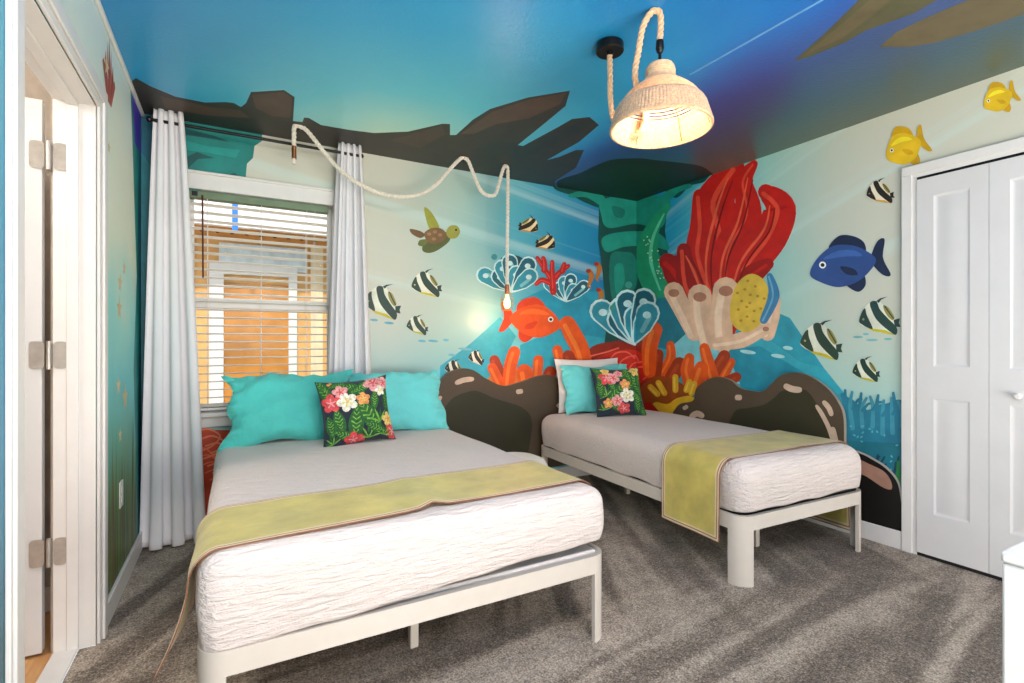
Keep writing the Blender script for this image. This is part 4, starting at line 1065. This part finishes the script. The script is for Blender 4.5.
# white round pouf between the beds
pf = MB(); pf.lathe([(0, 0), (.19, 0), (.215, .03), (.22, .2), (.215, .34), (.19, .385), (.14, .405), (.07, .412), (0, .414)], (0, 0, .035), 40)
pf.box(-.1, .1, -.1, .1, 0, .036)
tag(pf.build('pouf', fabric('white_pouf_cloth', (226, 220, 210), .9, .02), loc=(1.515, 2.72, 0)), 'white round pouf on the carpet between the two beds', 'pouf')

# white cabinet at the lower right edge
cb = empty('cabinet', (1.282, .392, 0), label='white painted cabinet at the lower right corner of the photo', cat='cabinet')
MB().box(0, .60, -.75, 0, 0, .728).build('body', WHITE, cb, bevel=.005)
MB().box(-.002, .602, -.77, .002, .728, .75).build('top', WHITE, cb, bevel=.006)
for x in (.008, .304):
    d = MB().box(x, x+.288, -.764, -.751, .06, .70).build('door', WHITE, cb, bevel=.003)
    MB().tube([(x+(.25 if x < .1 else .04), -.782, .5), (x+(.25 if x < .1 else .04), -.782, .6)], .005, 8).build('handle', NICKEL, d)

# ------------------------------------------------------------------ lights hung on ropes
ROPEW = fabric('white_cotton_rope', (226, 216, 200), .9, .06, 60)
JUTE = fabric('natural_jute_rope', (214, 172, 132), .9, .10, 70)
JUTE2 = fabric('jute_wrap', (196, 156, 120), .95, .16, 140, .5)
# swagged rope with a caged bulb
gy = 3.25
sw = empty('rope_light', (.33, gy, 2.43), label='white rope swagged along the ceiling hooks ending in a caged bulb', cat='light')
pts = [(.316, 2.31), (.316, 2.38), (.318, 2.425), (.335, 2.436), (.358, 2.432), (.40, 2.405), (.549, 2.238), (.68, 2.15), (.825, 2.105), (.96, 2.10), (1.092, 2.135), (1.2, 2.21), (1.30, 2.33), (1.38, 2.42), (1.415, 2.434), (1.445, 2.415), (1.485, 2.33), (1.53, 2.24), (1.57, 2.205), (1.62, 2.198), (1.66, 2.22), (1.69, 2.31), (1.722, 2.41), (1.742, 2.434), (1.757, 2.415), (1.76, 2.34), (1.758, 2.1), (1.754, 1.85), (1.753, 1.56)]
P = catmull([(x-.33, 0, z-2.43) for x, z in pts], 6)
MB().rope(P, .0135).build('rope', ROPEW, sw)
MB().lathe([(.0135, -.075), (.0135, 0), (.0, 0)], (-.014, 0, -.12), 14).build('end_socket', COPPER, sw)
MB().box(-.008, .008, -.008, .008, -.035, 0).build('end_plug', simple('pale_plug_pins', (226, 206, 196), .4), sw, loc=(-.014, 0, -.19))
bx, bz = 1.753-.33, 1.56-2.43
MB().lathe([(.0, .01), (.016, .008), (.018, -.05), (.014, -.062), (0, -.062)], (bx, 0, bz), 14).build('bulb_socket', COPPER, sw)
cg = MB(); GOLD = simple('brass_wire', (190, 150, 90), .35, .8)
for k in range(8):
    a = 2*math.pi*k/8; cg.tube([(bx+r_*math.cos(a), r_*math.sin(a), bz+z_) for r_, z_ in ((.018, -.045), (.036, -.066), (.047, -.10), (.047, -.145), (.04, -.18))], .0014, 5)
for r_, z_ in ((.0455, -.092), (.047, -.135), (.04, -.18)): cg.tube([(bx+r_*math.cos(a), r_*math.sin(a), bz+z_) for a in [2*math.pi*k/24 for k in range(24)]], .0014, 5, closed=True)
cg.build('cage', GOLD, sw)
MB().lathe([(0, 0), (.011, -.004), (.013, -.02), (.022, -.05), (.026, -.07), (.022, -.09), (.010, -.104), (0, -.107)], (bx, 0, bz-.062), 18).build('bulb', emis('warm_bulb_glass', (255, 206, 136), 3.2), sw)
def lamp(name, loc, watts, color, radius=.03):
    d = bpy.data.lights.new(name, 'POINT'); d.energy = watts; d.color = color; d.shadow_soft_size = radius
    o = bpy.data.objects.new(name, d); COL.objects.link(o); o.location = loc; return o
lamp('bulb_glow', (1.753, gy-.0, 1.31), 4.5, (1, .50, .26), .03)
for x, lab in ((.338, 'small black ceiling hook holding the rope at its left end near the window'), (1.415, 'small black ceiling hook holding the rope between its two dips'), (1.742, 'small black ceiling hook above the caged bulb rope drop')):
    hk = MB(); hk.lathe([(0, 0), (.011, 0), (.011, -.004), (.004, -.006)], (0, 0, 0), 12)
    hk.tube([(0, .020, -.001)]+[(0, .020*math.cos(a), -.010-.022*math.sin(a)) for a in [math.pi*k/10 for k in range(9)]], .0025, 6)
    tag(hk.build('ceiling_hook', BLACK, loc=(x, gy, H-.0065)), lab, 'hook', 'ceiling hooks of the rope light')

# jute pendant lamp
px_, py_ = 1.437, 1.440
pd = empty('pendant_lamp', (px_, py_, H), label='jute rope pendant lamp with woven bell shade hung from the ceiling', cat='lamp')
cx0, cy0 = 1.424-px_, 1.706-py_
MB().lathe([(0, -.006), (.058, -.006), (.06, -.012), (.06, -.038), (.056, -.042), (.0, -.042)], (cx0, cy0, 0), 36).build('canopy', BLACK, pd)
MB().lathe([(.0, -.042), (.014, -.042), (.014, -.055), (0, -.055)], (cx0, cy0, 0), 14).build('cord_grip', BLACK, pd)
rp = catmull([(cx0, cy0, -.05), (cx0, cy0-.003, -.14), (cx0-.003, cy0-.01, -.26), (cx0+.004, cy0-.03, -.36), (cx0+.03, cy0-.07, -.425), (cx0+.05, .13, -.42), (cx0+.04, .09, -.36), (-.055, .062, -.26), (-.052, .045, -.15), (-.045, .03, -.07), (-.024, .012, -.02), (-.004, 0, -.010), (.010, -.006, -.022), (.013, -.006, -.06), (.010, -.004, -.13)], 8)
MB().rope(rp, .0125).build('rope', JUTE, pd)
MB().lathe([(0, 0), (.014, 0), (.016, -.03), (.012, -.045), (.006, -.05), (.006, -.075), (.012, -.08), (.012, -.10), (0, -.10)], (.010, -.004, -.125), 16).build('socket', BLACK, pd)
SX, SY, SZ = .012, -.004, 0.0
def ringprof(zs, rs):                                        # cords stacked along the profile
    m = MB()
    for r_, z_ in zip(rs, zs):
        q = [(r_-.0, z_)]
        m.tube([(SX+r_*math.cos(a), SY+r_*math.sin(a), z_) for a in [2*math.pi*k/40 for k in range(40)]], .0042, 6, closed=True)
    return m
# neck: fully wrapped
def lath2(prof, n=48, ridge=.0016, ft=34):
    m = MB(); 
    def f(u, v):
        k = v*(len(prof)-1); i = min(int(k), len(prof)-2); t_ = k-i
        r_ = prof[i][0]+(prof[i+1][0]-prof[i][0])*t_; z_ = prof[i][1]+(prof[i+1][1]-prof[i][1])*t_
        a = 2*math.pi*u; r_ += ridge*math.sin(v*ft*math.pi)
        return (SX+r_*math.cos(a), SY+r_*math.sin(a), z_)
    m.grid(f, n, 64, close_u=True); return m
sh = lath2([(.030, -.222), (.044, -.226), (.050, -.245), (.050, -.268), (.058, -.285), (.074, -.298)], ridge=.0015, ft=26).build('shade_neck', JUTE, pd, smooth=180)
sh.modifiers.new('s', 'SOLIDIFY').thickness = .006
zs = [-.298-.0105*k for k in range(8)]; rs = [.078, .093, .106, .118, .129, .138, .146, .153]
ringprof(zs, rs).build('shade_cords', JUTE, pd)
wr = MB()
for k in range(6):
    a = 2*math.pi*k/6+.3; wr.tube([(SX+(r_-.004)*math.cos(a), SY+(r_-.004)*math.sin(a), z_) for r_, z_ in [(.05, -.27)]+list(zip(rs, zs))+[(.17, -.42), (.186, -.462)]], .0018, 5)
wr.build('shade_frame', simple('brown_wire', (110, 78, 48), .6), pd)
# burlap band with a fine vertical pleat
def f(u, v):
    a = 2*math.pi*u; prof = [(.156, -.375), (.166, -.392), (.176, -.425), (.184, -.452), (.188, -.462)]
    k = v*4; i = min(int(k), 3); t_ = k-i; r_ = prof[i][0]+(prof[i+1][0]-prof[i][0])*t_; z_ = prof[i][1]+(prof[i+1][1]-prof[i][1])*t_
    r_ += .0012*math.sin(90*a); return (SX+r_*math.cos(a), SY+r_*math.sin(a), z_)
bd = MB(); bd.grid(f, 360, 12, close_u=True); bo = bd.build('shade_band', JUTE2, pd, smooth=180); bo.modifiers.new('s', 'SOLIDIFY').thickness = .005
MB().rope([(SX+.188*math.cos(a), SY+.188*math.sin(a), -.466) for a in [2*math.pi*k/72 for k in range(73)]], .0062, step=.006).build('shade_rim', JUTE, pd)
MB().lathe([(0, 0), (.013, -.002), (.015, -.02), (.028, -.05), (.031, -.07), (.024, -.092), (.010, -.102), (0, -.103)], (SX, SY, -.245), 18).build('bulb', emis('warm_lamp_bulb_glass', (255, 214, 150), 2.2), pd)
lamp('hall_fill', (-1.45, 1.95, 2.25), 36, (1, .93, .84), .15)  # added unseen hall lamp, brightens the doorway and the carpet beside it
lamp('pendant_glow', (px_+SX, py_+SY, H-.385), 6.5, (1, .76, .50), .03)
